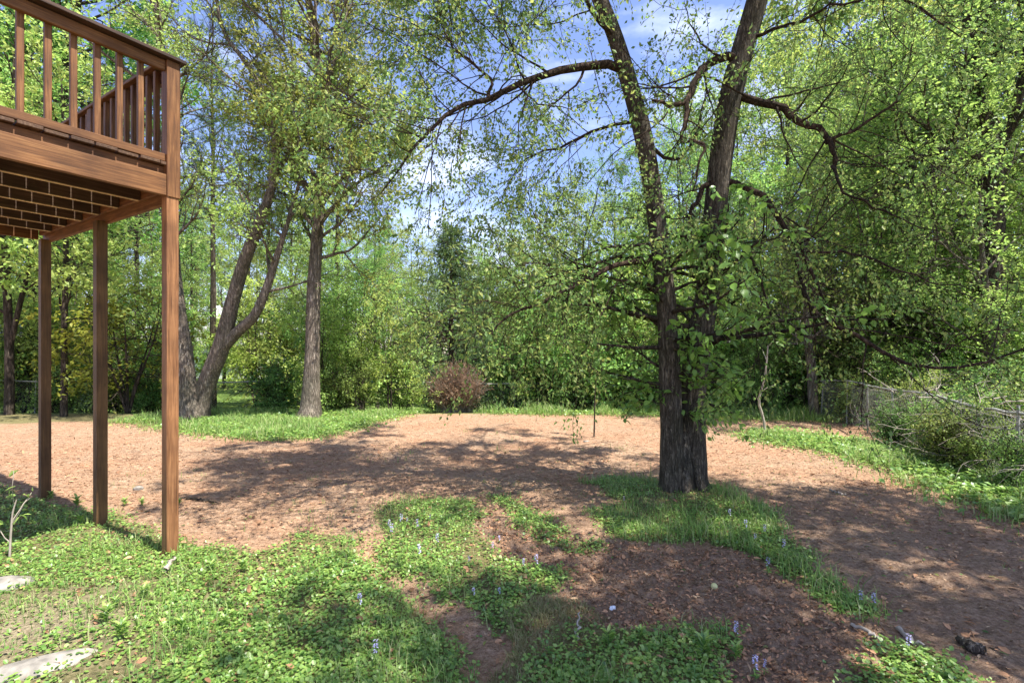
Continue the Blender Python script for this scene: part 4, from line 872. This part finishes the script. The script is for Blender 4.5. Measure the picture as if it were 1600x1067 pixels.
# scattered sprigs on the bare soil
n = 9000; X_ = -7 + 14 * rg.random(n); Y_ = 2 + 11 * rg.random(n); q_ = fbm(X_ * 1.1, Y_ * 1.1, 4, 91); near_k = inpoly(*warp(X_, Y_), POLY['K'])
keep = (q_ > .36) & (rg.random(n) < .35) | near_k & (q_ > .0)
V, Fq = merge([blades(np.repeat(np.stack([X_[keep], Y_[keep]], -1), 5, 0) + rg.normal(0, .02, (keep.sum() * 5, 2)), rg, .07, .0022)])
tag(mesh_np('sparse_grass', V, Fq, M['grass']), 'scattered small green sprigs on the bare soil', 'grass', kind='stuff')
# fallen green leaves on the shaded soil
n = 900; X_ = -4 + 11 * rg.random(n); Y_ = 2.4 + 5.5 * rg.random(n); no_ = np.stack([rg.normal(0, .3, n), rg.normal(0, .3, n), np.ones(n)], -1)
V, Fq = leaves(np.stack([X_, Y_, height(X_, Y_) + .012], -1), np.stack([rg.normal(0, 1, n), rg.normal(0, 1, n), 0 * X_], -1), no_, .035 * (.6 + .8 * rg.random(n)), .018, T7)
tag(mesh_np('fallen_leaves', V, Fq, M['leaf_main']), 'small fallen green leaves dotted over the bare soil', 'fallen leaves', kind='stuff')
# chips and dead leaves
def flat_bits(n, area, rg, s0, asp, T, mask=None, lift=.004, tilt=.35):
    X_ = area[0] + (area[1] - area[0]) * rg.random(n); Y_ = area[2] + (area[3] - area[2]) * rg.random(n) ** 1.35
    keep = (np.abs(X_) < Y_ * 1.12 + .6)
    if mask is not None: keep &= mask(X_, Y_)
    X_, Y_ = X_[keep], Y_[keep]; n = len(X_)
    pos = np.stack([X_, Y_, height(X_, Y_) + lift + .006 * rg.random(n)], -1)
    ax = np.stack([rg.normal(0, 1, n), rg.normal(0, .8, n), rg.normal(0, tilt * .6, n)], -1); no = np.stack([rg.normal(0, tilt, n), rg.normal(0, tilt, n), np.ones(n)], -1)
    L = s0 * (.35 + 1.1 * rg.random(n) ** 2); return leaves(pos, ax, no, L, L * asp, T)
nocov = lambda x, y: ~softmask(x, y, ('A', 'B', 'C', 'D', 'E', 'F', 'G', 'H', 'I', 'G2'), .15)
V, Fq = merge([flat_bits(110000, (-11, 11, 1.6, 13), rg, .022, .4, TR, nocov), flat_bits(14000, (-9, 9, 1.6, 12), rg, .045, .16, T4, nocov), flat_bits(5000, (-9, 9, 1.6, 12), rg, .05, .3, TR, nocov)])
tag(mesh_np('wood_chips', V, Fq, M['chip']), 'wood chips and bark bits scattered over the bare soil', 'wood chips', kind='stuff')
inch = lambda x, y: inpoly(*warp(x, y), CHURN)
V, Fq = merge([flat_bits(70000, (-2, 5, 1.6, 6), rg, .028, .5, T7, inch, .006, .75), flat_bits(9000, (-9, 9, 1.6, 9), rg, .05, .5, T7, None, .01, .5)])
tag(mesh_np('leaf_litter', V, Fq, M['litter']), 'crumpled dead leaves over the churned brown soil', 'leaf litter', kind='stuff')

# ------------------------------------------------------------------ small things on the ground
def lump(name, label, cat, loc, sz, mat, seed, rzz=0, lev=3, rough=.18):
    import bmesh
    bm = bmesh.new(); bmesh.ops.create_icosphere(bm, subdivisions=lev, radius=1)
    co = np.array([v.co for v in bm.verts]); n_ = vn(co[:, 0] * 1.6, co[:, 1] * 1.6, co[:, 2] * 1.6, seed) + .4 * vn(co[:, 0] * 4, co[:, 1] * 4, co[:, 2] * 4, seed + 1)
    for v, k in zip(bm.verts, n_): v.co = v.co * (1 + rough * k)
    for v in bm.verts: v.co.x *= sz[0]; v.co.y *= sz[1]; v.co.z *= sz[2]
    me = bpy.data.meshes.new(name); bm.to_mesh(me); bm.free(); me.materials.append(mat)
    for p in me.polygons: p.use_smooth = True
    o = bpy.data.objects.new(name, me); o.location = loc; o.rotation_euler = (0, 0, rzz); link(o); return tag(o, label, cat)
M['stone'] = simple('pale_stone', (.22, .20, .17), .9, .5, 14, 0, 1.0)
M['ball'] = simple('faded_yellow_ball', (.55, .52, .24), .8, .15, 30)
M['white'] = simple('white_scrap', (.7, .72, .76), .6, .1, 8)
def onp(a, b_, dz=0): x, y = gp(a, b_); return (x, y, zat(x, y) + dz)
lump('rock', 'flat pale rock half buried at the left edge', 'rock', onp(5, 920, .0), (.17, .14, .06), M['stone'], 1)
lump('rock', 'long pale rock slab at the bottom left corner', 'rock', onp(70, 1045, -.02), (.26, .10, .07), M['stone'], 2, .5)
lump('ball', 'faded yellow ball lying on the churned soil', 'ball', onp(1116, 924, .018), (.022, .022, .022), M['ball'], 3, 0, 3, .01)
lump('crumpled_paper', 'small crumpled white scrap at the edge of the churned soil', 'litter', onp(958, 956, .02), (.02, .013, .012), M['white'], 4, .3, 3, .5)
lump('rock', 'small pale stone far out on the reddish soil', 'rock', onp(916, 691, .0), (.06, .04, .025), M['stone'], 5, .3)
lump('rock', 'small tan stone on the soil beyond the front deck post', 'rock', onp(216, 766, .01), (.05, .04, .03), M['stone'], 6, .3)
def stick(name, label, P0, r, mat, seed, cat='stick'):
    rg = r_(seed); pts = np.array(P0, float); S = resample(pts, r, 14); S[0][1:-1] += rg.normal(0, .006, (12, 3)); V, Fq = tubes(S[0][None], S[1][None], 7, .12, seed)
    loc = tuple(pts.mean(0)); return tag(mesh_np(name, V, Fq, mat, smooth=True, loc=loc), label, cat)
stick('stick', 'split pale piece of wood lying in the weeds beside the front deck post', [onp(258, 905, .03), onp(272, 885, .05)], [.018, .006], M['dead'], 1)
stick('stick', 'long grey branch lying on the shaded soil at bottom right', [onp(1405, 990, .02), onp(1425, 1012, .03), onp(1445, 1022, .02)], [.012, .012, .006], M['dead'], 2)
stick('stick', 'forked twig standing up from the dry grass at bottom centre', [onp(900, 1000, .0), onp(903, 980, .06), onp(905, 960, .02)], [.006, .005, .003], M['dead'], 3)
stick('stick', 'thin pale stick on the sunlit soil at right', [onp(1296, 768, .015), onp(1322, 777, .02)], [.010, .006], M['dead'], 4)
stick('stick', 'dark twig on the sunlit soil right of the front deck post', [onp(290, 783, .02), onp(318, 785, .02), onp(345, 789, .02)], [.012, .012, .006], M['bark_dark'], 5)
stick('log_piece', 'short rotten grey log chunk on the soil in the bottom right corner', [onp(1496, 1012, .025), onp(1518, 1024, .03), onp(1540, 1030, .02)], [.012, .03, .022], M['bark_pale'], 6, 'log')
stick('stick', 'fallen branch lying beside the weeds at the bottom right', [onp(1330, 985, .02), onp(1360, 1000, .03), onp(1385, 1015, .02)], [.010, .010, .005], M['dead'], 7)

# flowering weeds: one built, the rest copied
def flower(loc):
    rg = r_(91); root = empty('wildflower', loc)
    S = resample([(0, 0, 0), (.006, .004, .07), (.004, -.004, .15)], [.0022, .002, .0012], 8)
    V, Fq = tubes(S[0][None], S[1][None], 5); mesh_np('stem', V, Fq, M['stem'], root, True)
    n = 30; a = rg.random(n) * 6.28; zz = .07 + .08 * rg.random(n)
    pos = np.stack([.004 * np.cos(a), .004 * np.sin(a), zz], -1); ax = np.stack([np.cos(a), np.sin(a), rg.normal(.1, .4, n)], -1); no = np.stack([0 * a, 0 * a, 1 + 0 * a], -1) + rg.normal(0, .3, (n, 3))
    V, Fq = leaves(pos, ax, no, .016, .010, T7); mesh_np('blossom', V, Fq, M['petal'], root)
    n = 8; a = rg.random(n) * 6.28; pos = np.stack([0 * a, 0 * a, .01 + .05 * rg.random(n)], -1); ax = np.stack([np.cos(a), np.sin(a), .3 + 0 * a], -1)
    V, Fq = leaves(pos, ax, np.tile([0, 0, 1.], (n, 1)), .04, .016, T7); mesh_np('leaf', V, Fq, M['cover'], root)
    return root
f0 = flower((0, 0, 0))
for gi, (lab, sp) in enumerate([('pale lilac wildflower in the long weed patch left of centre', [(672, 812), (652, 825), (608, 830), (627, 822), (683, 850), (655, 872), (636, 815), (733, 878), (770, 855), (780, 838), (740, 928), (780, 925), (612, 838)]),
                 ('pale lilac wildflower in the green patch around the double tree', [(1165, 828), (1140, 810), (1195, 835), (1200, 890), (1225, 865), (1180, 845), (975, 785)]),
                 ('pale lilac wildflower near the bottom of the view', [(562, 955), (587, 1030), (1195, 1052), (1150, 1000), (1345, 945), (1365, 950), (1420, 1025), (1180, 1060), (818, 885), (838, 885)])]):
    for j, (a, b_) in enumerate(sp):
        o = f0 if (gi == 0 and j == 0) else copy_tree(f0)
        o.location = onp(a, b_ + 8); o.rotation_euler = (0, 0, rng.random() * 6); s = .5 + .4 * rng.random(); o.scale = (s, s, s)
        tag(o, lab, 'wildflower', ['wildflowers in the left weed patch', 'wildflowers round the double tree', 'wildflowers at the bottom of the view'][gi])
# taller broad weeds
def weed(loc):
    rg = r_(95); root = empty('tall_weed', loc); n = 34
    a = np.arange(n) * 2.4; zz = .01 + .15 * rg.random(n); pos = np.stack([.006 * np.cos(a), .006 * np.sin(a), zz], -1)
    ax = np.stack([np.cos(a), np.sin(a), .4 + .8 * rg.random(n)], -1); no = np.stack([-np.cos(a) * .5, -np.sin(a) * .5, np.ones(n)], -1)
    L = .05 + .06 * rg.random(n); V, Fq = leaves(pos, ax, no, L, L * .36, T9); mesh_np('leaves', V, Fq, M['cover'], root, True)
    S = resample([(0, 0, -.01), (.01, 0, .08), (.005, .01, .17)], [.004, .003, .002], 8); V, Fq = tubes(S[0][None], S[1][None], 5); mesh_np('stem', V, Fq, M['stem'], root, True)
    return root
w0 = weed((0, 0, 0)); first = True
for (a, b_) in [(180, 960), (165, 985), (190, 1010), (225, 945), (285, 1000), (350, 985), (360, 960), (120, 795), (195, 792), (222, 790), (80, 782), (20, 800), (125, 820), (600, 905), (545, 880), (1000, 1000), (1100, 1030), (1150, 1035), (950, 1010), (380, 900), (330, 900), (280, 790)]:
    o = w0 if first else copy_tree(w0); first = False
    o.location = onp(a, b_); o.rotation_euler = (0, 0, rng.random() * 6); s = .35 + .4 * rng.random(); o.scale = (s, s, s)
    tag(o, 'leafy upright weed standing above the low ground cover', 'weed', 'upright weeds in the ground cover')

# ------------------------------------------------------------------ far things beyond the back fence
M['roof'] = simple('grey_shingle', (.3, .3, .3), .9, .15, 14); M['siding'] = simple('white_siding', (.75, .75, .73), .7, .05, 4); M['glass'] = simple('dark_window', (.05, .06, .07), .2, .1, 3)
M['blue'] = simple('blue_paint', (.03, .12, .5), .3, .05, 3); M['tyre'] = simple('black_rubber', (.02, .02, .02), .8); M['pole'] = simple('pole_wood', (.35, .3, .25), .9, .2, 6)
def house(loc, w, d, hw, hr, rz, label):
    root = empty('house', loc, rz, label, 'house')
    V, Fq = boxes([(-w / 2, w / 2, -d / 2, d / 2, -.3, hw)]); mesh_np('wall', V, Fq, M['siding'], root)
    o = .4; V = np.array([(-w / 2 - o, -d / 2 - o, hw), (w / 2 + o, -d / 2 - o, hw), (w / 2 + o, d / 2 + o, hw), (-w / 2 - o, d / 2 + o, hw), (-w / 2 - o, 0, hw + hr), (w / 2 + o, 0, hw + hr)]) + np.array([0, 0, .02])
    V2 = V + np.array([0, 0, .15]); VV = np.concatenate([V, V2])
    mesh_np('roof', VV, [np.array([(6, 7, 11, 10), (8, 9, 10, 11), (1, 0, 4, 5), (3, 2, 5, 4), (0, 1, 7, 6), (2, 3, 9, 8), (0, 3, 2, 1), (0, 6, 10, 4), (3, 4, 10, 9), (1, 5, 11, 7), (2, 8, 11, 5)])], M['roof'], root)
    gbv = np.array([(-w / 2, -d / 2, hw), (-w / 2, d / 2, hw), (-w / 2, 0, hw + hr * .85), (w / 2, -d / 2, hw), (w / 2, d / 2, hw), (w / 2, 0, hw + hr * .85)])
    mesh_np('gable', gbv, [np.array([(0, 2, 1), (3, 4, 5)])], M['siding'], root)
    for wx_ in np.linspace(-w / 2 + 1.4, w / 2 - 1.4, 4):
        V, Fq = boxes([(wx_ - .55, wx_ + .55, -d / 2 - .03, -d / 2 + .02, .9, 2.1)]); f = mesh_np('window', V, Fq, M['siding'], root)
        V, Fq = boxes([(wx_ - .47, wx_ + .47, -d / 2 - .05, -d / 2 - .032, .98, 2.02)]); mesh_np('pane', V, Fq, M['glass'], f)
x, y_, z = gb(352, 600, 44); house((x, y_, z), 10, 7, 2.4, 1.9, R(-12), 'white house with a grey gabled roof glimpsed behind the leaning tree')
x, y_, z = gb(-20, 600, 36); house((x, y_, z), 9, 7, 2.5, 1.9, R(8), 'pale house glimpsed through the trees at the far left')
x, y_, z = gb(815, 580, 46); house((x, y_, z), 8, 7, 3.6, 2.0, R(5), 'pale grey house glimpsed between the spruce and the woods')
def pole_thing():
    x, y_, z = gb(334, 600, 24); root = empty('utility_pole', (x, y_, z), label='utility pole with a grey can transformer seen beside the leaning tree', cat='utility pole')
    S = resample([(x, y_, z - .2), (x, y_, z + 5.2)], [.13, .11], 8); V, Fq = tubes(S[0][None], S[1][None], 12); mesh_np('pole', V, Fq, M['pole'], root, True, loc=(x, y_, z))
    c0 = px(342, 490, 24); S = resample([(c0[0], y_ - .1, c0[2] - .32), (c0[0], y_ - .1, c0[2] - .3), (c0[0], y_ - .1, c0[2] + .3), (c0[0], y_ - .1, c0[2] + .36)], [.02, .2, .2, .02], 14); V, Fq = tubes(S[0][None], S[1][None], 14); mesh_np('transformer', V, Fq, M['siding'], root, True, loc=(x, y_, z))
pole_thing()
def car(loc, rz, label):
    root = empty('parked_car', loc, rz, label, 'car')
    prof = [(-2.1, .3), (-2.15, .75), (-1.95, .95), (-1.2, 1.02), (-.6, 1.42), (.8, 1.45), (1.45, 1.05), (2.1, .98), (2.2, .6), (2.15, .3)]
    n = len(prof); V = []
    for yy, s in ((-.85, .97), (-.88, 1), (.88, 1), (.85, .97)): V += [(a * s, yy * (1 if b_ < 1.1 else .8), b_) for a, b_ in prof]
    F4 = [(k * n + i, k * n + (i + 1) % n, (k + 1) * n + (i + 1) % n, (k + 1) * n + i) for k in range(3) for i in range(n)]
    mesh_np('body', np.array(V), [np.array(F4), np.array([list(range(n))[::-1], list(range(3 * n, 4 * n))])], M['blue'], root)
    V, Fq = boxes([(-.75, .9, -.80, .80, 1.06, 1.36)]); mesh_np('window', V, Fq, M['glass'], root)
    for wx_ in (-1.35, 1.35):
        for s in (-1, 1):
            P = np.array([[(wx_, s * .70, .32), (wx_, s * .72, .32), (wx_, s * .90, .32), (wx_, s * .92, .32)]]); V, Fq = tubes(P, np.array([[.01, .32, .32, .01]]), 18); mesh_np('wheel', V, Fq, M['tyre'], root, True)
x, y_, z = gb(648, 600, 27); car((x, y_, z), R(8), 'bright blue car glimpsed through the shrubs left of the spruce')
for k_, u_ in USED.items():
    if not u_: print('UNUSED', k_)
